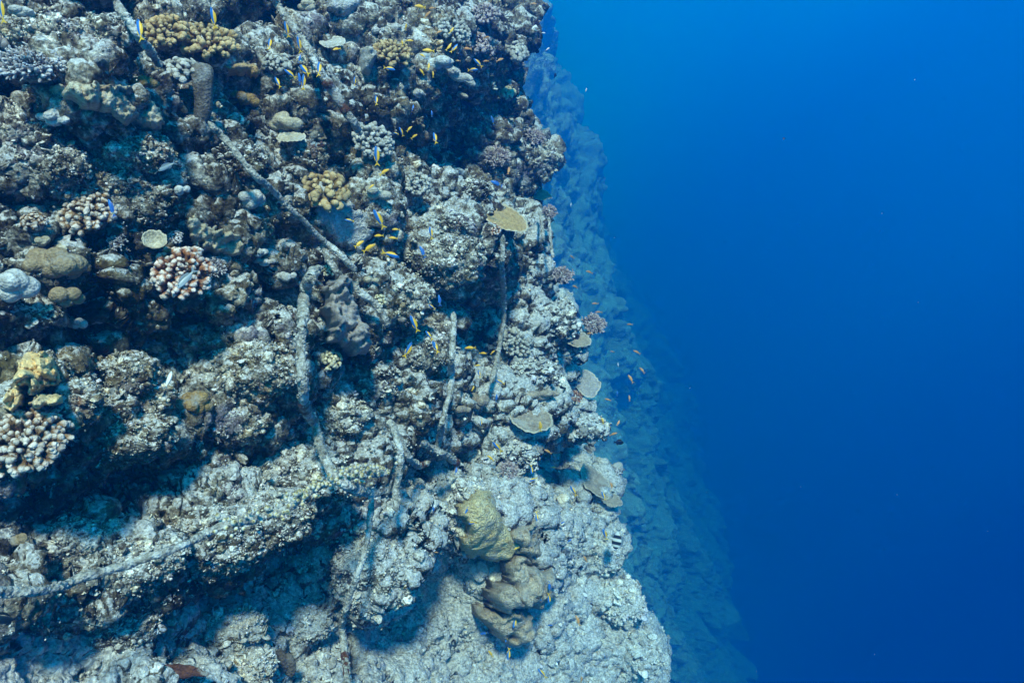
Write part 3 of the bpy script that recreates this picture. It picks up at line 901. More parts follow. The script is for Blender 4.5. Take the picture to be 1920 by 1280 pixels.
# ------------------------------------------------------------------ the corals of the photograph
finger_coral('finger_coral', 312, 62, 46, 38, M_TAN, 'tan finger coral, left half of the big colony by the top rope', 'tan finger coral', 'fat', 66, 1.0)
finger_coral('finger_coral', 390, 84, 62, 44, M_TAN, 'broad tan finger coral spreading right of the top left rope', 'broad tan finger coral', 'fat', 110, .8)
finger_coral('finger_coral', 340, 134, 36, 20, M_GRYF, 'small grey-tan finger coral beneath the broad tan colony', None, 'fat', 34, 1.2)
finger_coral('staghorn_coral', 68, 122, 66, 30, M_WHT, 'white-tipped branching coral cushion near the upper left edge', 'white-tipped coral cushion', 'thin', 150, 1.3, flat=.5)
finger_coral('finger_coral', 168, 398, 56, 44, M_BRN, 'brown and white bumpy coral dome left of centre', 'bumpy brown coral dome', 'knob', 90, .95)
finger_coral('finger_coral', 64, 416, 26, 20, M_BRN, 'small brown knobbly coral at the far left above the lobed beige coral', None, 'knob', 30, 1.2)
finger_coral('pocillopora_coral', 344, 508, 62, 48, M_PINK, 'pinkish branching coral with bright white tips', 'pink white-tipped coral', 'knob', 84, .9)
finger_coral('staghorn_coral', 52, 820, 82, 64, M_BRN, 'large brown branching coral with white tips at the left edge', 'large brown branching coral', 'knob', 150, .75)
finger_coral('finger_coral', 608, 355, 50, 28, M_TAN, 'yellow-tan finger coral spreading left over the grey sheet', 'yellow-tan finger coral', 'fat', 48, 1.1, flat=.6, spread=95)
finger_coral('finger_coral', 736, 104, 42, 34, M_TAN, 'round brown finger coral at the top centre', 'round brown finger coral', 'fat', 90, .85)
finger_coral('finger_coral', 621, 672, 23, 18, M_OLV, 'small olive-yellow finger coral under the slate lobed sponge', 'small olive finger coral', 'fat', 28, 1.2)
finger_coral('finger_coral', 712, 560, 15, 14, M_OLV, 'tiny yellow coral tuft where the thin rope ends', None, 'fat', 20, 1.3)
finger_coral('finger_coral', 615, 507, 14, 12, M_OLV, 'tiny ochre coral tuft at the bend of the tall rope', None, 'fat', 18, 1.3)
finger_coral('finger_coral', 907, 28, 32, 17, M_ROSE, 'pinkish cushion coral at the very top of the drop-off', 'pinkish top cushion coral', 'knob', 60, .9, flat=.5)
finger_coral('finger_coral', 895, 82, 28, 14, M_ROSE, 'pinkish cushion coral just below the topmost one', 'second pinkish cushion coral', 'knob', 50, 1.0, flat=.5)
finger_coral('finger_coral', 930, 294, 30, 17, M_ROSE, 'brown bushy coral tuft right of the dark channel', 'brown bushy coral tuft', 'thin', 80, 1.5, flat=.55)
finger_coral('finger_coral', 926, 430, 15, 11, M_PINK, 'tiny pink-tipped coral tucked under the brown wedge plate', None, 'knob', 26, 1.2)
finger_coral('finger_coral', 950, 176, 20, 16, M_OLV, 'yellowish knobbly coral high on the drop-off edge', 'yellowish edge coral', 'knob', 34, 1.2)
finger_coral('finger_coral', 966, 96, 27, 26, M_GRYF, 'dark ragged branching coral at the upper drop-off edge', 'ragged edge coral', 'knob', 46, 1.2)
finger_coral('finger_coral', 1002, 256, 22, 15, M_ROSE, 'dusky pink bushy coral on the upper right rim', 'dusky upper rim coral', 'thin', 60, 1.6, flat=.6)
finger_coral('finger_coral', 1055, 516, 24, 15, M_ROSE, 'dusky pink bushy coral on the middle of the rim', 'dusky middle rim coral', 'thin', 60, 1.6, flat=.6)
finger_coral('finger_coral', 1112, 606, 26, 16, M_ROSE, 'dusky purple bushy coral sticking out furthest from the rim', 'purple rim coral', 'thin', 64, 1.6, flat=.6)
finger_coral('finger_coral', 1030, 396, 17, 10, M_ROSE, 'small dusky coral cushion above the hanging rope ends', None, 'thin', 40, 1.6, flat=.6)
finger_coral('finger_coral', 952, 880, 22, 17, M_ROSE, 'dusky pink coral tuft above the brown lobed plates', 'dusky tuft', 'thin', 60, 1.5)
finger_coral('finger_coral', 1080, 742, 14, 11, M_PINK, 'tiny rose coral beside the pale grey rim plate', None, 'thin', 30, 1.5)
finger_coral('finger_coral', 778, 345, 36, 26, M_GRYF, 'grey knobbly coral between the tan lobes and the dark channel', 'grey knobbly coral', 'knob', 60, 1.0)
finger_coral('finger_coral', 700, 265, 44, 30, M_GRYF, 'grey crumbly branching coral below the pale lobed ridge', 'grey crumbly coral', 'knob', 80, .9)
finger_coral('finger_coral', 845, 60, 40, 26, M_GRYF, 'dark grey branching coral at the top between the fish shoals', 'dark grey top coral', 'knob', 70, .95)
finger_coral('finger_coral', 520, 120, 30, 24, M_GRYF, 'dim grey branching coral in the dark hollow at the top', None, 'knob', 44, 1.1)
finger_coral('finger_coral', 400, 500, 26, 24, M_WHT, 'bluish white branching coral touching the pink coral', None, 'thin', 60, 1.4)
finger_coral('finger_coral', 222, 452, 20, 14, M_WHT, 'small bluish white tuft below the bumpy brown dome', None, 'thin', 40, 1.5)
finger_coral('finger_coral', 960, 640, 40, 34, M_GRYF, 'grey crumbly coral bank right of the long pale rope', 'grey crumbly bank', 'knob', 90, .8)
finger_coral('finger_coral', 330, 445, 16, 13, M_WHT, 'small pale coral button beside the tan dimpled sheet', None, 'knob', 28, 1.2)

mound('lobed_coral', 97, 500, 62, 48, M_BROWN, 'big lobed beige-brown coral near the left edge', where='big lobed beige coral', lobes=10, lobe=.45, sub=5, bumps=.05, deep=-.1)
mound('lobed_coral', 78, 455, 22, 18, M_BEIGE, 'small beige knob behind the big lobed beige coral', lobes=3)
mound('lobed_coral', 112, 466, 18, 15, M_BEIGE, 'small brown knob atop the big lobed beige coral', lobes=3)
mound('lobed_coral', 123, 562, 40, 33, M_BROWN, 'round beige coral lump just below the big lobed one', where='round beige lump', lobes=5)
mound('smooth_sponge', 141, 608, 21, 21, M_PALE, 'smooth bluish white lump under the round beige coral', where='bluish white lump', lobes=4, bumps=.01)
mound('domed_coral', 186, 598, 23, 21, M_GREY, 'grey coral dome right of the bluish white lump', lobes=3)
mound('domed_coral', 336, 357, 19, 20, M_PALE, 'pale bluish dome cap on a rock left of centre', where='pale dome cap', lobes=2, bumps=.01)
mound('lobed_coral', 699, 364, 38, 25, M_BEIGE, 'tan lobed coral with pimples right of the yellow-tan fingers', where='tan lobed coral', lobes=9, lobe=.42)
mound('domed_coral', 692, 524, 19, 17, M_BEIGE, 'small beige dome below the grey granular sheet', where='small beige dome', lobes=2)
mound('domed_coral', 704, 57, 18, 16, M_SHEET, 'round grainy grey dome beside the top grey sheet', lobes=2)
mound('domed_coral', 581, 14, 23, 15, M_BEIGE, 'beige dome at the top edge right of the rope', where='top beige dome', lobes=4)
mound('domed_coral', 740, 52, 20, 13, M_GREY, 'small tan-grey cap above the round brown finger coral', lobes=3)
mound('lobed_coral', 538, 233, 34, 27, M_BEIGE, 'beige lobed coral of several knobs between two ropes', where='knobbed beige coral', lobes=7, sub=5)
mound('lobed_coral', 812, 120, 40, 23, M_PALE, 'white lobed coral ledge in the upper shoal', where='white coral ledge', lobes=7, lobe=.42)
mound('lobed_coral', 855, 142, 40, 20, M_GREY, 'grey wrinkled coral ledge right of the white one', lobes=9, lobe=.36, rot=-.5)
mound('domed_coral', 862, 177, 26, 11, M_BEIGE, 'smooth beige wedge coral under the grey wrinkled ledge', where='beige wedge coral', lobes=3, rot=-.45, bumps=.01)
mound('domed_coral', 784, 178, 17, 16, M_GREY, 'round grey lump between the ridge and the ledges', lobes=4)
mound('golden_coral', 366, 762, 40, 34, M_GOLD, 'golden brown knob coral over the shaded ledge', where='golden brown knob', lobes=6, bumps=.12, bsc=30, sub=5)
mound('golden_coral', 268, 158, 30, 18, M_GOLD, 'golden brown lump under the broad tan colony', where='upper golden lump', lobes=7, bumps=.10, bsc=30)
mound('golden_coral', 458, 186, 30, 28, M_GOLD, 'golden brown bush left of the second rope', where='golden bush', lobes=9, lobe=.38, bumps=.10, bsc=30)
mound('golden_coral', 196, 412, 30, 18, M_GOLD, 'golden brown lump in the shade of the bumpy dome', lobes=6, bumps=.10)
mound('lobed_coral', 897, 757, 26, 24, M_UMBER, 'smooth brown-grey knob right of the crusty upright rope', where='brown-grey knob', lobes=4)
mound('lobed_coral', 862, 772, 24, 20, M_UMBER, 'rough brown-grey lump left of the smooth knob', lobes=6, bumps=.08)
mound('domed_coral', 1014, 742, 38, 18, M_UMBER, 'dark wrinkled brown dome above the round brown plate', where='wrinkled brown dome', lobes=8, lobe=.4)
mound('grainy_tongue_coral', 897, 1074, 22, 32, M_SHEET, 'grey grainy tongue-shaped coral under the olive sheet', where='grainy tongue coral', lobes=2, rot=.35, deep=-.3, thick=.5)
mound('lilac_coral', 484, 476, 20, 13, M_PALE, 'lilac-grey cap coral right of the tan dimpled sheet', lobes=4)
mound('lilac_coral', 496, 492, 22, 16, M_GREY, 'small striped grey dome under the lilac cap', lobes=4, lobe=.4)
mound('domed_coral', 524, 478, 9, 10, M_BROWN, 'tiny brown ball coral beside the lilac cap', lobes=2)
mound('lilac_coral', 100, 225, 34, 24, M_PALE, 'lilac-white crusted lump left of the beige sheet', where='lilac-white lump', lobes=8, bumps=.1, lobe=.4)
mound('brown_leaf_sponge', 45, 1014, 26, 24, M_BROWN, 'dark brown rounded leaf sponge in the lower left shade', where='brown leaf sponge', lobes=3, thick=.4)
mound('honeycomb_coral', 543, 1246, 24, 44, M_DARK, 'dark honeycomb-textured coral at the bottom edge', where='dark honeycomb coral', lobes=3, rot=.15, thick=.5, sub=5)
mound('rust_sponge', 338, 1262, 54, 22, M_RUST, 'rust brown encrusting sponge at the bottom edge', where='rust brown sponge', lobes=9, lobe=.38, bumps=.1, thick=.4)
mound('rust_sponge', 190, 655, 26, 14, M_RUST, 'small rusty red sponge in the dark hollow', lobes=7, lobe=.38, bumps=.12)
mound('rust_sponge', 604, 272, 9, 9, M_RUST, 'tiny dark red sponge below the second rope', lobes=4)
mound('domed_coral', 40, 25, 30, 14, M_GREY, 'pale grey dome at the top left corner', lobes=6, bumps=.08)
mound('domed_coral', 8, 82, 17, 20, M_SLATE, 'smooth dark blue-grey dome at the left edge near the top', lobes=2, bumps=.0)
mound('lobed_coral', 18, 545, 46, 42, M_PALE, 'white lumpy coral slab cut by the left edge', where='white coral slab', lobes=8, bumps=.06)
mound('lobed_coral', 4, 548, 20, 18, M_BROWN, 'tan patch coral on the white slab at the left edge', lobes=3)
mound('domed_coral', 470, 380, 34, 30, M_GREY, 'greyish crusted dome beneath the thin sloping rope', lobes=5, bumps=.08)
mound('grey_coral', 536, 520, 26, 22, M_GREY, 'lilac-grey smooth lobes left of the rope bend', lobes=6)

# tube sponge standing up
def club_sponge():
    z = depth_near(385, 200, 20) - .06
    w = 19 * z / F; Hh = 108 * z / F
    rings = []
    for q, r in ((0, .55), (.08, .75), (.25, .85), (.45, .82), (.62, .92), (.78, 1.05), (.9, 1.0), (.965, .75), (.99, .55), (.97, .40), (.90, .34), (.75, .28)):
        rings.append((.12 * w * math.sin(q * 5), 0, q * Hh, r * w))
    V, Fc = lathe(rings, 26)
    V = V + np.stack([fbm(V, 25, 3, k) for k in (1, 2, 3)], 1) * w * .22
    up = UPV * .95 + RGT * .16 - FWD * .25
    M3 = basis(up)
    root = link('tube_sponge', mk('tube_sponge', V @ M3.T, Fc), skin_mat('tube_sponge_skin', (.06, .05, .045), (.18, .155, .13), crust=.4))
    root.location = at(377, 232, z)
    tagged(root, 'upright dark grey tube sponge where the sloping rope starts', 'sponge', where=('upright tube sponge', 388, 175))
club_sponge()

sheet_coral('encrusting_coral', [(72, 200), (90, 172), (125, 158), (165, 160), (200, 168), (240, 170), (275, 188), (305, 215), (308, 236), (280, 240), (245, 236), (215, 226), (180, 222), (140, 206), (105, 206)], M_BEIGE, 'smooth beige encrusting coral sheet with lobes, upper left', 'beige encrusting sheet', .02, .12, 9, lift=.01, soft=14)
sheet_coral('encrusting_coral', [(352, 410), (372, 405), (395, 422), (412, 432), (440, 440), (458, 455), (452, 472), (430, 482), (405, 476), (372, 462), (356, 440)], M_BEIGE, 'tan dimpled encrusting coral sheet above the pink coral', 'tan dimpled sheet', .03, .06, 20, soft=8)
sheet_coral('encrusting_coral', [(585, 372), (615, 378), (650, 385), (684, 402), (700, 428), (694, 455), (668, 470), (640, 462), (612, 445), (590, 410)], M_SHEET, 'grey granular coral sheet behind the sloping rope', 'grey granular sheet', .04, .02, 5)
sheet_coral('encrusting_coral', [(612, 0), (640, -20), (690, -18), (700, 18), (690, 50), (686, 74), (664, 56), (640, 38), (622, 22)], M_SHEET, 'grey granular coral sheet at the top edge', 'top grey sheet', .05, .02, 5)
sheet_coral('encrusting_coral', [(850, 940), (880, 918), (905, 912), (918, 935), (922, 962), (944, 990), (962, 1028), (946, 1046), (905, 1044), (866, 1038), (860, 1018), (876, 998), (866, 972)], M_OLIVE, 'olive yellow granular coral sheet on the lower right', 'olive coral sheet', .05, .035, 12, lift=.11, soft=7)
sheet_coral('slate_sponge', [(608, 535), (625, 524), (645, 530), (662, 556), (664, 600), (682, 628), (683, 655), (660, 664), (640, 656), (622, 648), (606, 640), (614, 604), (604, 565)], M_SLATE, 'slate grey lobed sponge draped beside the tall rope', 'slate lobed sponge', .06, .17, 8, lift=.09, soft=12)
sheet_coral('lobed_coral', [(664, 104), (690, 92), (712, 118), (744, 128), (758, 162), (752, 186), (768, 218), (758, 236), (738, 224), (716, 202), (690, 182), (664, 160)], M_GREY, 'pale grey lumpy coral ridge running down from the top centre', 'lumpy pale ridge', .06, .18, 8, lift=.10, soft=14)
MU = dict(bulge=.02, lump=.10, lsc=24, lift=.09, soft=5, step=2.2)
sheet_coral('mustard_coral', [(36, 682), (52, 662), (95, 664), (112, 690), (110, 714), (84, 724), (62, 738), (40, 728), (34, 702)], M_YEL, 'mustard yellow leafy coral, largest lobe at the left edge', 'mustard leafy coral', **MU)
sheet_coral('mustard_coral', [(2, 754), (20, 734), (44, 726), (48, 756), (26, 768)], M_YEL, 'mustard yellow leafy coral lobe at lower left', None, **MU)
sheet_coral('mustard_coral', [(58, 746), (80, 734), (114, 738), (120, 756), (96, 770), (62, 762)], M_YEL, 'mustard yellow leafy coral lobe at lower right', None, **MU)
PL = dict(lift=.14, soft=18)
sheet_coral('lobed_plate_coral', [(948, 962), (985, 972), (1002, 1000), (1004, 1035), (988, 1054), (960, 1036), (946, 1000)], M_TAUPE, 'brown lobed plate coral touching the olive sheet', 'upper brown lobed plate', .10, .09, 11, **PL)
sheet_coral('lobed_plate_coral', [(946, 1042), (990, 1048), (1020, 1065), (1022, 1095), (1008, 1128), (980, 1136), (946, 1124), (934, 1090)], M_TAUPE, 'largest brown lobed plate coral on the sand slope', 'largest brown lobed plate', .12, .09, 11, **PL)
sheet_coral('lobed_plate_coral', [(906, 1092), (930, 1082), (952, 1098), (956, 1124), (934, 1138), (908, 1128)], M_TAUPE, 'round brown plate coral between the grainy tongue and largest plate', None, .16, .06, 7, lift=.18, soft=16)
sheet_coral('lobed_plate_coral', [(884, 1128), (912, 1142), (950, 1134), (986, 1152), (984, 1190), (960, 1197), (920, 1184), (894, 1162)], M_TAUPE, 'lower brown lobed plate coral overhanging the blue shade', 'lower brown lobed plate', .12, .09, 11, **PL)
sheet_coral('encrusting_coral', [(420, 138), (448, 124), (478, 132), (484, 144), (452, 148), (426, 150)], M_PLATE, 'thin orange-brown coral plate edge by the second rope', 'orange-brown plate edge', .04, .02, 20)

plate_coral('plate_coral', 946, 410, 46, 21, M_PLATE, 'smooth brown wedge plate coral above the white sand slope', 'brown wedge plate', 25, .05, wav=.14)
plate_coral('plate_coral', 994, 785, 40, 24, M_UMBER, 'round brown plate coral with a pale crack and rim', 'round brown plate', 14, .08, wav=.10, rings=.5)
plate_coral('plate_coral', 1080, 636, 27, 14, M_UMBER, 'small grey-brown plate coral jutting from the rim', 'small rim plate', 15, .05)
plate_coral('plate_coral', 1100, 718, 30, 22, M_SLATE, 'pale grey plate coral leaning on the rim', 'pale grey rim plate', 40, .05, rings=.8)
plate_coral('plate_coral', 1118, 905, 36, 20, M_UMBER, 'grey-brown wavy plate coral low on the rim, upper one', 'wavy rim plate', 45, .05, wav=.2)
plate_coral('plate_coral', 1146, 938, 24, 11, M_UMBER, 'grey-brown wavy plate coral low on the rim, lower tip', None, 25, .05, wav=.2)
plate_coral('plate_coral', 290, 457, 21, 17, M_BEIGE, 'cup-shaped tan coral ring with a hole, above pink coral', 'cup-shaped coral ring', 0, .7, wav=.1)
plate_coral('plate_coral', 1012, 366, 22, 9, M_UMBER, 'thin grey plate coral on the upper rim', None, 10, .05)
plate_coral('plate_coral', 545, 258, 26, 9, M_BEIGE, 'thin beige plate ledge under the knobbed beige coral', None, -5, .05)
plate_coral('plate_coral', 625, 80, 24, 9, M_GREY, 'pale flat plate ledge between rope and lumpy ridge', None, -5, .05)

# ------------------------------------------------------------------ ropes
rope([(196, -22), (213, 0), (240, 36), (262, 70), (285, 100), (303, 126)], 17, 'short thick rope at the top left running down right', 'short top left rope')
rope([(392, 228), (412, 254), (437, 279), (462, 308), (484, 333), (510, 353), (534, 380), (560, 408), (594, 444), (638, 477), (668, 511)], 15, 'long thin rope sloping down right from the tube sponge', 'long sloping rope', lift=.04)
rope([(606, 462), (631, 508), (665, 538), (700, 566), (716, 590), (727, 614)], 17, 'dark crusted rope just under the long sloping one', 'dark lower rope')
rope([(508, -20), (516, 2), (534, 27), (552, 52), (568, 77), (588, 111), (602, 136), (618, 158), (642, 198), (660, 225), (676, 250)], 19, 'thick crusted rope with a rust red stretch at the top', 'second rope', rust=((.70, .88),), lift=.03)
rope([(608, 500), (594, 506), (580, 530), (572, 560), (568, 588), (565, 622), (564, 655), (567, 700), (570, 740), (574, 770), (591, 800), (604, 848), (620, 884), (642, 906), (676, 920), (712, 924)], 24, 'tall thick crusted rope hanging down the middle, hooked at the top', 'tall thick rope', rust=((.42, .47),), lift=.10)
rope([(-40, 1106), (0, 1109), (56, 1108), (113, 1100), (161, 1081), (225, 1063), (285, 1044), (338, 1025), (405, 991), (443, 980), (499, 967), (536, 954), (566, 931), (600, 912), (638, 897), (690, 890), (727, 882)], 19, 'long pale rope sweeping across the bottom left rocks', 'long bottom rope', lift=.10)
rope([(698, 931), (694, 976), (682, 1040), (667, 1085), (652, 1134), (641, 1167), (645, 1212), (649, 1245), (651, 1300)], 15, 'thin rope hanging straight into the lower hollow', 'hanging thin rope', rust=((.80, .93),), lift=.08)
rope([(733, 790), (741, 815), (748, 845), (747, 882), (742, 924), (742, 958)], 17, 'short rope loop hanging beside the tunicates', 'short rope loop', lift=.09)
rope([(729, 790), (750, 830), (765, 858), (787, 873), (808, 866)], 15, 'slack rope curving right to a rust red tip', 'slack curved rope', rust=((.88, .99),), lift=.08)
rope([(790, 832), (812, 840), (832, 849), (852, 864), (870, 871)], 15, 'rope end with rust red tip below the upright rope', 'rust-tipped rope end', rust=((.82, .98),), lift=.06)
rope([(851, 584), (850, 635), (848, 685), (846, 729), (836, 766), (826, 805), (820, 842)], 14, 'crusty upright rope right of the middle with yellow growth', 'upright rope', lift=.05)
rope([(944, 440), (942, 511), (944, 588), (937, 635), (930, 685), (920, 718)], 12, 'pale straight rope running down the bright slope', 'pale straight rope', lift=.03)
rope([(1012, 398), (1016, 424), (1020, 452)], 7, 'left of two short rope ends under the upper rim', 'left rope end', lift=.03)
rope([(1028, 408), (1032, 446), (1036, 484)], 7, 'right of two short rope ends under the upper rim', 'right rope end', lift=.03)

# sea squirts crowding the bottom rope
def squirts():
    V, Fc = lathe([(0, 0, 0, .25), (0, 0, .15, .42), (0, 0, .45, .50), (0, 0, .75, .40), (0, 0, .92, .26), (0, 0, .99, .20), (0, 0, .93, .10)], 12)
    me = mk('sea_squirt', V, Fc); me.materials.append(M_TUN)
    C, rad = ROPES[5]
    x, y, z = project(C)
    root = link('sea_squirt_colony', None); k0 = int(np.argmin(np.abs(x - 600))); root.location = C[k0]
    tagged(root, 'colony of pale round sea squirts crowding the bottom rope', 'sea squirts', where=('sea squirt colony', 600, 915))
    n = 0
    while n < 190:
        k = random.randrange(len(C))
        if x[k] < 405 or (x[k] < 480 and random.random() < .6): continue
        up = x[k] > 650 and random.random() < .5
        off = np.array([random.gauss(0, 1), random.gauss(0, 1), random.gauss(.4 if not up else 1.3, .9)]) * rad * 1.05
        v = -ray(x[k], y[k]); v /= np.linalg.norm(v)
        if off @ v < -.2 * rad: off -= 2 * (off @ v) * v
        d = off / np.linalg.norm(off) + v * .5 + np.array([0, 0, .35])
        p = C[k] + off + v * rad * .4 - C[k0]
        o = link('sea_squirt', me, None, root)
        s_ = rad * random.uniform(.85, 1.45)
        o.matrix_local = Matrix.Translation(Vector(p)) @ Matrix(basis(d, random.random() * 6).tolist()).to_4x4() @ Matrix.Diagonal((s_, s_, s_ * 1.25, 1))
        n += 1
squirts()
print('T corals', time.time() - T0)

# ------------------------------------------------------------------ loose coral rubble and turf over the whole slope
def variant(k):
    r0 = np.random.default_rng(100 + k)
    if k < 4:                                   # knobbly crumbs
        V, Fc = ico(3)
        d_, r_ = worley3(V + k * 5, 1.9, 3); X = V * (.62 + .45 * dome(d_, .8) * (.3 + r_) + .18 * fbm(V + k * 9, 2.6, 3, 5))[:, None]
        X = X * np.array([1, r0.uniform(.7, 1), r0.uniform(.6, .95)])
        return X, Fc
    if k < 7:                                   # sprigs of short fingers
        VV, FF, n = [], [], 0
        for q in range(9):
            d = r0.normal(size=3); d[2] = abs(d[2]) + .3; d /= np.linalg.norm(d)
            V, Fc = lathe([(0, 0, 0, .22), (0, 0, .45, .2), (0, 0, .8, .22), (0, 0, .98, .12), (0, 0, 1.02, .01)], 6)
            V = V @ basis(d, q).T * r0.uniform(.6, 1.1); V += r0.normal(size=3) * .12 + r0.normal(size=V.shape) * .02
            VV.append(V); FF.append(Fc + n); n += len(V)
        return np.concatenate(VV), np.concatenate(FF)
    VV, FF, n = [], [], 0                        # flakes and broken leaves
    for q in range(4):
        V, Fc = ico(2)
        V = V * np.array([.75, .5, .13]) * (1 + .35 * fbm(V + q * 3 + k, 2, 2, 5))[:, None]
        d = r0.normal(size=3); d[2] = abs(d[2]) + .5
        V = V @ basis(d, q).T + r0.normal(size=3) * .3
        VV.append(V); FF.append(Fc + n); n += len(V)
    return np.concatenate(VV), np.concatenate(FF)
vc = bpy.data.collections.new('rubble_shapes')
M_RUB = crust_mat('rubble_crust', fine=1.6, sand=.9, bump=.5)
nt = M_RUB.node_tree; b = nt.nodes['Principled BSDF']; lk = b.inputs['Base Color'].links[0]; src = lk.from_socket
oi = N(nt, 'ShaderNodeObjectInfo')
tint = ramp(nt, oi.outputs['Random'], [(0, (.45, .42, .40)), (.25, (.9, .87, .83)), (.55, (1.2, 1.2, 1.18)), (.72, (1.4, 1.28, 1.05)), (.86, (1.55, 1.55, 1.55)), (1, (1.2, 1.15, 1.3))])
nt.links.new(mix(nt, 1.0, src, tint, 'MULTIPLY'), b.inputs['Base Color'])
for k in range(9):
    V, Fc = variant(k)
    me = mk('crumb', V, Fc); me.materials.append(M_RUB)
    o = bpy.data.objects.new('rubble_crumb_%d' % k, me); vc.objects.link(o)
NRUB = 120000
nrm = grid_normals(G_P, NV, NU)
G4 = G_P.reshape(NV, NU, 3)
ar = np.zeros((NV, NU)); ar[:-1, :-1] = np.linalg.norm(np.cross(G4[1:, :-1] - G4[:-1, :-1], G4[:-1, 1:] - G4[:-1, :-1]), axis=2)
wgt = ar.ravel() / np.maximum(vz, .5) ** 2
wgt = np.minimum(wgt, np.percentile(wgt, 97) * 2)
wgt *= (vx > -140) & (vx < 1260) & (vy > -120) & (vy < 1400) & (vz > .5)
wgt *= np.clip(.55 + .6 * fbm(G_P, 3.5, 3, 77) - .2 * apron, .06, 1)
wgt *= 1 - .9 * np.exp(-(((PX - 70) / 120) ** 2 + ((PY - 1240) / 55) ** 2))
pick = rng.choice(len(wgt), NRUB, p=wgt / wgt.sum())
n = len(pick)
rp_ = rng.pareto(2.6, n) * 2.0 + 1.7
rp_ = np.minimum(rp_, 15)
size = rp_ * G_P[pick] @ FWD / F if False else rp_ * vz[pick] / F
fu, fw = rng.random(n), rng.random(n)
jj, ii = np.minimum(pick // NU, NV - 2), np.minimum(pick % NU, NU - 2)
pos = G4[jj, ii] + fu[:, None] * (G4[jj, ii + 1] - G4[jj, ii]) + fw[:, None] * (G4[jj + 1, ii] - G4[jj, ii]) + nrm[pick] * (size * .15)[:, None]
nr_ = nrm[pick]
# and on the rocks
for (RP, RN) in ROCKV:
    x_, y_, z_ = project(RP)
    RN = RN / (np.linalg.norm(RN, axis=1, keepdims=True) + 1e-9)
    face = np.argwhere((RN @ FWD < .25)).ravel()
    ext = np.ptp(x_) * np.ptp(y_)
    k_ = rng.choice(face, min(len(face), int(ext * .04)), replace=False)
    s_ = np.minimum(rng.pareto(2.4, len(k_)) * 2.4 + 2.0, 13) * z_[k_] / F
    pos = np.vstack([pos, RP[k_] - RN[k_] * (s_ * .1)[:, None]]); nr_ = np.vstack([nr_, RN[k_]]); size = np.concatenate([size, s_])
n = len(pos); rp_ = None
zax = nr_ * .8 + np.array([.1, -.2, .6]) + rng.normal(size=(n, 3)) * .3
rot = np.zeros((n, 3), np.float32)
for i in range(n):
    rot[i] = Vector(zax[i]).to_track_quat('Z', 'Y').to_euler()
rot_tw = rng.random(n) * 6.28
me = bpy.data.meshes.new('coral_rubble'); me.vertices.add(n); me.vertices.foreach_set('co', pos.astype(np.float32).ravel())
a_ = me.attributes.new('rot', 'FLOAT_VECTOR', 'POINT'); a_.data.foreach_set('vector', rot.ravel())
a_ = me.attributes.new('twist', 'FLOAT', 'POINT'); a_.data.foreach_set('value', rot_tw.astype(np.float32))
a_ = me.attributes.new('size', 'FLOAT', 'POINT'); a_.data.foreach_set('value', size.astype(np.float32))
a_ = me.attributes.new('pick', 'INT', 'POINT'); a_.data.foreach_set('value', rng.integers(0, 9, n).astype(np.int32))
ro = link('coral_rubble', me, None, kind='stuff', label='grey coral rubble and turf crumbs covering the reef slope', category='rubble')
ng = bpy.data.node_groups.new('scatter_rubble', 'GeometryNodeTree')
ng.interface.new_socket('Geometry', in_out='INPUT', socket_type='NodeSocketGeometry')
ng.interface.new_socket('Geometry', in_out='OUTPUT', socket_type='NodeSocketGeometry')
gi, go = ng.nodes.new('NodeGroupInput'), ng.nodes.new('NodeGroupOutput')
iop = ng.nodes.new('GeometryNodeInstanceOnPoints'); cin = ng.nodes.new('GeometryNodeCollectionInfo')
cin.inputs['Collection'].default_value = vc; cin.inputs['Separate Children'].default_value = True; cin.inputs['Reset Children'].default_value = True
def attr(nm, tp):
    q = ng.nodes.new('GeometryNodeInputNamedAttribute'); q.data_type = tp; q.inputs['Name'].default_value = nm
    return [o for o in q.outputs if o.enabled][0]
e2r = ng.nodes.new('FunctionNodeEulerToRotation')
ng.links.new(attr('rot', 'FLOAT_VECTOR'), e2r.inputs[0])
ng.links.new(gi.outputs[0], iop.inputs['Points']); ng.links.new(cin.outputs[0], iop.inputs['Instance'])
iop.inputs['Pick Instance'].default_value = True
ng.links.new(attr('pick', 'INT'), iop.inputs['Instance Index'])
ng.links.new(e2r.outputs[0], iop.inputs['Rotation']); ng.links.new(attr('size', 'FLOAT'), iop.inputs['Scale'])
ri = ng.nodes.new('GeometryNodeRotateInstances')
cx = ng.nodes.new('ShaderNodeCombineXYZ'); ng.links.new(attr('twist', 'FLOAT'), cx.inputs['Z'])
e2 = ng.nodes.new('FunctionNodeEulerToRotation'); ng.links.new(cx.outputs[0], e2.inputs[0])
ng.links.new(iop.outputs[0], ri.inputs['Instances']); ng.links.new(e2.outputs[0], ri.inputs['Rotation'])
ng.links.new(ri.outputs[0], go.inputs[0])
md = ro.modifiers.new('scatter', 'NODES'); md.node_group = ng
print('T rubble', time.time() - T0)

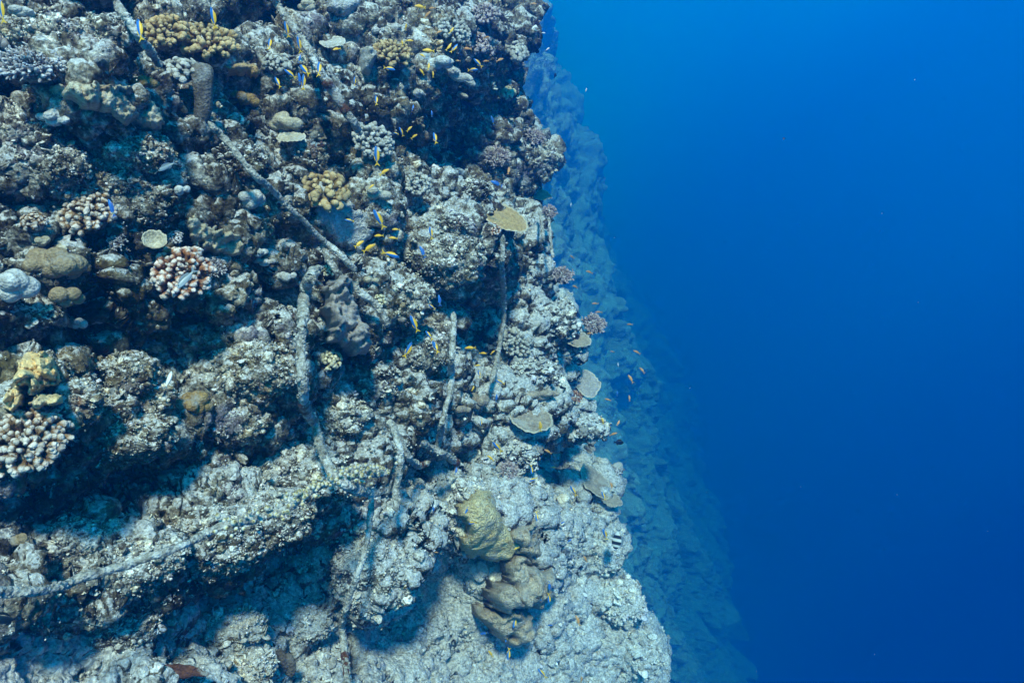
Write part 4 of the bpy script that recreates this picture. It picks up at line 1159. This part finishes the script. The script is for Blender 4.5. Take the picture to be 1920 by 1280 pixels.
# ------------------------------------------------------------------ fish
def flat_mat(name, col, rough=.45, spec=.4):
    m, nt, b = new_mat(name); b.inputs['Base Color'].default_value = (*col, 1)
    b.inputs['Roughness'].default_value = rough; b.inputs['Specular IOR Level'].default_value = spec
    return m
def fish_mat(name, back, side, belly, tail, split=.03):
    """back / side / belly by height on the body, tail colour behind"""
    m, nt, b = new_mat(name)
    tcn = N(nt, 'ShaderNodeTexCoord'); sx = N(nt, 'ShaderNodeSeparateXYZ'); nt.links.new(tcn.outputs['Object'], sx.inputs[0])
    hz = mth(nt, 'SUBTRACT', sx.outputs['Z'], mth(nt, 'MULTIPLY', sx.outputs['X'], .10))
    c = ramp(nt, mth(nt, 'ADD', hz, .5), [(.36, belly), (.44, side), (.50 + split, side), (.53 + split, back)])
    tl = ramp(nt, mth(nt, 'ADD', sx.outputs['X'], .5), [(.20, (1, 1, 1)), (.30, (0, 0, 0))])
    nt.links.new(mix(nt, tl, c, tail), b.inputs['Base Color'])
    b.inputs['Roughness'].default_value = .4; b.inputs['Specular IOR Level'].default_value = .4
    return m
YEL = (.72, .42, .02); BLU = (.02, .15, .46)
F_YB = fish_mat('yellow_backed_fish', YEL, BLU, (.10, .28, .75), YEL)
F_Y = fish_mat('golden_fish', (.80, .45, .03), (.78, .42, .04), (.70, .45, .16), YEL)
F_O = fish_mat('orange_fish', (.50, .21, .06), (.52, .25, .09), (.52, .32, .20), (.48, .25, .08))
F_B = fish_mat('blue_fish', (.02, .08, .32), (.03, .16, .50), (.05, .24, .55), (.25, .30, .10))
F_G = fish_mat('grey_fish', (.10, .12, .13), (.26, .30, .32), (.55, .58, .58), (.30, .32, .30))
F_K = fish_mat('black_fish', (.004, .004, .005), (.006, .006, .007), (.008, .008, .01), (.006, .006, .007))
F_W = fish_mat('white_fish', (.6, .6, .6), (.7, .7, .7), (.75, .75, .75), (.7, .7, .6))
M_FY = flat_mat('yellow_fin', YEL); M_FO = flat_mat('orange_fin', (.48, .25, .08)); M_FD = flat_mat('dusky_fin', (.12, .15, .18)); M_FK = flat_mat('black_fin', (.005, .005, .006)); M_FB = flat_mat('blue_fin', (.04, .12, .38))
M_EYE = flat_mat('eye_black', (.004, .004, .004), .15)
def banded_mat():
    m, nt, b = new_mat('banded_fish')
    tcn = N(nt, 'ShaderNodeTexCoord'); sx = N(nt, 'ShaderNodeSeparateXYZ'); nt.links.new(tcn.outputs['Object'], sx.inputs[0])
    W_, K_ = (.5, .52, .52), (.012, .012, .014)
    nt.links.new(ramp(nt, mth(nt, 'ADD', sx.outputs['X'], .5), [(.0, W_), (.30, W_), (.33, K_), (.46, K_), (.49, W_), (.60, W_), (.63, K_), (.76, K_), (.79, W_), (.87, W_), (.90, K_), (1., K_)]), b.inputs['Base Color'])
    return m
F_BAND = banded_mat()
def fish_body(hh, ww):
    prof = [(.5, .02), (.485, .20), (.44, .46), (.36, .74), (.24, .95), (.10, 1.0), (-.04, .92), (-.16, .70), (-.26, .42), (-.33, .27), (-.37, .24)]
    V, Fc, ns = [], [], 14
    for x, k in prof:
        for q in range(ns):
            a = 2 * math.pi * q / ns
            V.append((x, ww * (k ** 1.1) * math.cos(a), hh * k * math.sin(a) - .02 * (1 - k)))
    for i in range(len(prof) - 1):
        for q in range(ns):
            a, b = i * ns + q, i * ns + (q + 1) % ns
            Fc.append((a, a + ns, b + ns, b))
    me = bpy.data.meshes.new('body')
    me.from_pydata(V, [], Fc + [tuple(range(ns)), tuple(reversed(range(len(V) - ns, len(V))))]); me.update()
    me.polygons.foreach_set('use_smooth', np.ones(len(me.polygons), bool))
    return me
def fin(name, pts, th=.008):
    n = len(pts)
    V = [(x, th, z) for x, z in pts] + [(x, -th, z) for x, z in pts]
    Fc = [tuple(range(n)), tuple(reversed(range(n, 2 * n)))] + [(i, i + n, (i + 1) % n + n, (i + 1) % n) for i in range(n)]
    me = bpy.data.meshes.new(name); me.from_pydata(V, [], Fc); me.update()
    return me
def make_parts(hh, ww):
    d = {}
    d['body'] = fish_body(hh, ww)
    d['tail_fin'] = fin('tail_fin', [(-.34, .03), (-.40, .07), (-.52, .17), (-.50, .10), (-.44, 0), (-.50, -.10), (-.52, -.17), (-.40, -.07), (-.34, -.03)])
    d['dorsal_fin'] = fin('dorsal_fin', [(.26, hh * .9), (.20, hh * 1.35), (.02, hh * 1.42), (-.16, hh * 1.1), (-.24, hh * .62), (-.2, hh * .5), (.1, hh * .85)])
    d['anal_fin'] = fin('anal_fin', [(.0, -hh * .9), (-.06, -hh * 1.3), (-.2, -hh * .98), (-.24, -hh * .55), (-.1, -hh * .7)])
    d['pectoral_fin'] = fin('pectoral_fin', [(.22, -.01), (.12, -.06), (.05, -.05), (.10, .01)])
    V, Fc = ico(2)
    d['eye'] = mk('eye', V * .022, Fc)
    return d
PARTS = {'slim': make_parts(.125, .06), 'deep': make_parts(.24, .075)}
def with_mat(me, mat):
    key = me.name + '|' + mat.name
    if key not in _fm:
        c = me.copy(); c.name = me.name.split('.')[0]; c.materials.clear(); c.materials.append(mat); _fm[key] = c
    return _fm[key]
_fm = {}
FISH = []
def fish(px, py, L, ang, kind='yb', real=.09, zoff=None, name=None, label=None):
    """L is its length in the photograph, ang where the head points (0 right, 90 up)"""
    shape = 'slim'; fm, fn = {'yb': (F_YB, M_FY), 'y': (F_Y, M_FY), 'o': (F_O, M_FO), 'b': (F_B, M_FB), 'g': (F_G, M_FD), 'k': (F_K, M_FK), 'w': (F_W, M_FD), 'band': (F_BAND, M_FD)}[kind]
    if kind in ('k', 'band'): shape = 'deep'
    zw = float(np.percentile(ZB[max(0, int((py - BY0) / CW) - 4):int((py - BY0) / CW) + 5, min(BW - 6, max(0, int((px - BX0) / CW) - 4)):min(BW - 1, int((px - BX0) / CW) + 5)], 5)) if px < 1230 else 12.0
    z = F * real / L
    z = min(z, zw - .10 - .04 * zw if zw < 50 else 11.0)
    if zoff: z = zoff
    ln = L * z / F * 1.06
    a = R(ang + random.uniform(-4, 4))
    yaw = random.uniform(-.45, .45)
    h = (RGT * math.cos(a) + UPV * math.sin(a)) * math.cos(yaw) + FWD * math.sin(yaw)
    right_back = 50 <= ang <= 140 or 240 <= ang <= 300
    side = -1 if (right_back or 90 < ang < 270) else 1
    bk = side * (-RGT * math.sin(a) + UPV * math.cos(a))
    if 240 <= ang <= 300: bk = RGT * .9 + UPV * .1
    v = FWD
    bk = bk - .35 * FWD
    bk = bk - h * (bk @ h); bk /= np.linalg.norm(bk)
    sd = np.cross(bk, h)
    M3 = np.stack([h, sd, bk], 1)
    mat4 = Matrix.Translation(Vector(at(px, py, z))) @ Matrix(M3.tolist()).to_4x4() @ Matrix.Diagonal((ln, ln, ln, 1))
    root = link(name or 'reef_fish', None); root.matrix_world = mat4; root.empty_display_size = .3
    pt = PARTS[shape]
    link('body', with_mat(pt['body'], fm), None, root)
    for k in ('tail_fin', 'dorsal_fin', 'anal_fin'):
        if k == 'anal_fin' and L < 18: continue
        link(k, with_mat(pt[k], fn), None, root)
    if L >= 24:
        for s_ in (1, -1):
            e = link('eye', with_mat(pt['eye'], M_EYE), None, root); e.location = (.40, s_ * (.042 if shape == 'slim' else .05), .03)
            p = link('pectoral_fin', with_mat(pt['pectoral_fin'], fn), None, root); p.location = (0, s_ * .055, 0); p.rotation_euler = (0, 0, -s_ * .35)
    FISH.append((root, px, py, L, ang, kind, label))
    return root
A2 = lambda L, ox, oy, sc: [(x / sc + ox, y / sc + oy, l / sc, an, k) for (x, y, l, an, k) in L]
Z2 = [(260,165,80,100,'yb'),(330,250,80,95,'yb'),(165,245,80,95,'yb'),(360,390,90,130,'yb'),(440,385,90,95,'yb'),(280,412,70,150,'yb'),(210,460,70,120,'yb'),(332,440,60,90,'b'),(354,458,80,85,'yb'),(540,275,45,200,'y'),
 (640,455,45,85,'yb'),(760,560,60,100,'yb'),(965,600,35,80,'b'),(1070,635,35,90,'b'),(1088,770,70,105,'yb'),(762,870,100,92,'yb'),(805,960,60,30,'y'),(870,745,35,160,'yb'),(900,735,50,110,'yb'),(945,720,40,45,'y'),(972,762,40,35,'y'),
 (735,1040,35,45,'y'),(775,1222,110,120,'yb'),(610,1230,50,170,'yb'),(834,383,62,350,'yb'),(1005,38,60,180,'y'),(1073,47,40,180,'o'),(1045,85,50,45,'o'),(925,150,34,75,'y'),(945,228,42,5,'y'),(905,240,30,90,'y'),(1110,180,40,30,'o'),
 (1180,170,40,50,'y'),(1165,262,50,50,'y'),(1195,270,60,50,'yb'),(1052,283,64,180,'y'),(1018,310,36,150,'y'),(1268,273,50,180,'o'),(1375,210,35,0,'o'),(1328,352,62,140,'yb'),(1300,390,55,0,'yb'),(1373,342,35,180,'o'),(1450,335,45,30,'o'),
 (1215,340,30,180,'o'),(1052,372,42,80,'y'),(1015,402,38,130,'y'),(1077,415,32,90,'y'),(332,330,44,70,'b')]
Z4 = [(870,90,44,180,'y'),(775,125,52,180,'y'),(855,138,48,180,'y'),(665,170,62,40,'y'),(720,193,78,35,'y'),(840,230,96,345,'yb'),(1065,110,66,100,'yb'),(1018,215,70,115,'b'),(1113,485,60,100,'b'),(1070,520,40,150,'yb'),(972,615,96,115,'yb'),
 (1055,680,62,130,'yb'),(1090,745,76,120,'yb'),(938,760,92,65,'yb'),(1285,750,60,180,'y'),(1355,780,42,0,'y'),(1410,775,32,40,'y'),(1325,848,34,0,'y'),(1335,895,42,110,'yb'),(1452,940,52,160,'yb'),(1300,975,28,60,'y'),(1430,1030,42,80,'b'),(1345,1165,38,260,'yb')]
Z8 = [(35,22,42,110,'yb'),(240,437,32,140,'y'),(172,178,16,60,'y'),(426,318,40,95,'y'),(265,395,52,130,'yb'),(110,485,28,80,'b'),(455,412,30,150,'o'),(475,472,22,0,'y'),(393,480,32,270,'yb'),(400,517,32,200,'yb'),(550,560,42,120,'yb'),
 (412,655,34,270,'yb'),(508,680,20,30,'b'),(535,747,22,40,'b'),(668,722,46,110,'yb'),(595,815,28,120,'o'),(172,680,34,200,'yb'),(150,632,26,250,'b'),(25,630,24,90,'b'),(337,775,22,200,'y'),(460,915,34,270,'b'),(427,950,40,270,'yb'),(458,962,42,270,'yb'),
 (330,1050,42,262,'yb'),(215,1093,34,200,'b'),(298,1105,38,265,'yb'),(240,1170,34,120,'y'),(307,1170,42,262,'yb'),(567,1045,38,110,'o'),(460,1063,22,10,'b'),(433,1243,46,130,'yb'),(580,1266,28,80,'o'),(788,40,28,150,'o'),(808,108,28,130,'o'),
 (765,140,34,120,'o'),(696,38,16,170,'o'),(718,88,16,90,'w'),(760,212,22,90,'o'),(714,195,20,90,'b'),(680,218,24,160,'o'),(718,305,22,60,'o'),(660,297,24,110,'y'),(700,347,30,20,'o'),(693,540,26,110,'o'),(663,578,32,110,'yb'),(35,790,18,10,'o'),(720,378,36,0,'k')]
Z7 = [(545,963,20,150,'o'),(610,1020,26,160,'o'),(632,1138,26,180,'o'),(645,1170,26,180,'o'),(762,1216,22,180,'o'),(612,1250,24,180,'o'),(557,1075,24,160,'o'),(307,640,32,80,'o'),(262,688,46,160,'b'),(400,15,24,0,'o'),(397,78,34,90,'k'),(423,3,20,60,'k'),
 (437,124,16,0,'w'),(453,185,18,40,'w'),(598,338,14,70,'w'),(541,768,14,80,'w'),(481,284,18,70,'k'),(247,452,34,110,'b'),(1338,520,14,70,'k')]
NEAR = [(3, 20, 42, 95, 'yb'), (262, 56, 42, 105, 'yb'), (400, 34, 36, 96, 'yb'), (313, 312, 34, 205, 'g'), (209, 390, 32, 105, 'b'), (349, 522, 46, 238, 'g'), (316, 712, 34, 85, 'w')]
for e in A2(Z2, 450, 0, 2.976) + A2(Z4, 450, 400, 2.976) + A2(Z8, 800, 640, 2.0) + A2(Z7, 800, 0, 2.0) + NEAR:
    fish(*e)
fish(1157, 1010, 36, 262, 'band', .16, name='banded_fish', label='black and white banded fish swimming down off the lower rim')
fish(8, 1160, 46, 175, 'k', .13, name='black_fish', label='black fish with forked tail at the bottom left edge')
# each fish by its look, the way it heads and what it swims beside
LK = {'yb': 'yellow and blue fish', 'y': 'golden yellow fish', 'o': 'small orange fish', 'b': 'small blue fish', 'g': 'slender grey fish', 'k': 'small dark fish', 'w': 'small whitish fish', 'band': 'banded fish'}
def heading(a):
    a %= 360
    return ['heading right', 'heading up right', 'heading up', 'heading up left', 'heading left', 'heading down left', 'heading down', 'heading down right'][int(((a + 22.5) % 360) // 45)]
bykey = {}
for f in FISH:
    root, px, py, L, ang, kind, lab = f
    root['category'] = 'fish'
    root['group'] = 'small reef fish above the slope'
    if lab: root['label'] = lab; continue
    nm, lx, ly = min(LAND, key=lambda q: (q[1] - px) ** 2 + (q[2] - py) ** 2)
    dx, dy = px - lx, py - ly
    if math.hypot(dx, dy) < 22: rel = 'in front of the'
    elif abs(dx) > abs(dy): rel = 'right of the' if dx > 0 else 'left of the'
    else: rel = 'below the' if dy > 0 else 'above the'
    bykey.setdefault((LK[kind], heading(ang), rel, nm), []).append(f)
ORD = ['leftmost', 'second from left', 'third from left', 'fourth from left', 'fifth from left', 'sixth from left']
for (lk_, hd, rel, nm), fs in bykey.items():
    fs.sort(key=lambda f: f[1])
    for i, f in enumerate(fs):
        t = '%s %s %s %s' % (lk_, hd, rel, nm)
        if len(fs) > 1: t += ', ' + (ORD[i] if i < len(fs) - 1 or len(fs) > 6 else 'rightmost')
        f[0]['label'] = t
# ------------------------------------------------------------------ motes drifting in the water
V8 = np.array([(1, 0, 0), (-1, 0, 0), (0, 1, 0), (0, -1, 0), (0, 0, 1), (0, 0, -1)], float)
F8 = np.array([(0, 2, 4), (2, 1, 4), (1, 3, 4), (3, 0, 4), (2, 0, 5), (1, 2, 5), (3, 1, 5), (0, 3, 5)])
VV, FF = [], []
for q in range(200):
    z = rng.uniform(1.2, 9); p_ = at(rng.uniform(-200, 2100), rng.uniform(-100, 1400), z)
    if p_[0] < 0.35 * p_[1] - 1.2 and z > 1.8: continue
    FF.append(F8 + 6 * len(VV)); VV.append(V8 * rng.uniform(.0002, .0007) * (1 + rng.random(3)) + p_)
link('drifting_motes', mk('drifting_motes', np.concatenate(VV), np.concatenate(FF)), flat_mat('pale_mote', (.6, .6, .58), .9, .1), kind='stuff', label='pale specks drifting in the open water', category='motes')
print('T all', time.time() - T0, len(bpy.data.objects))
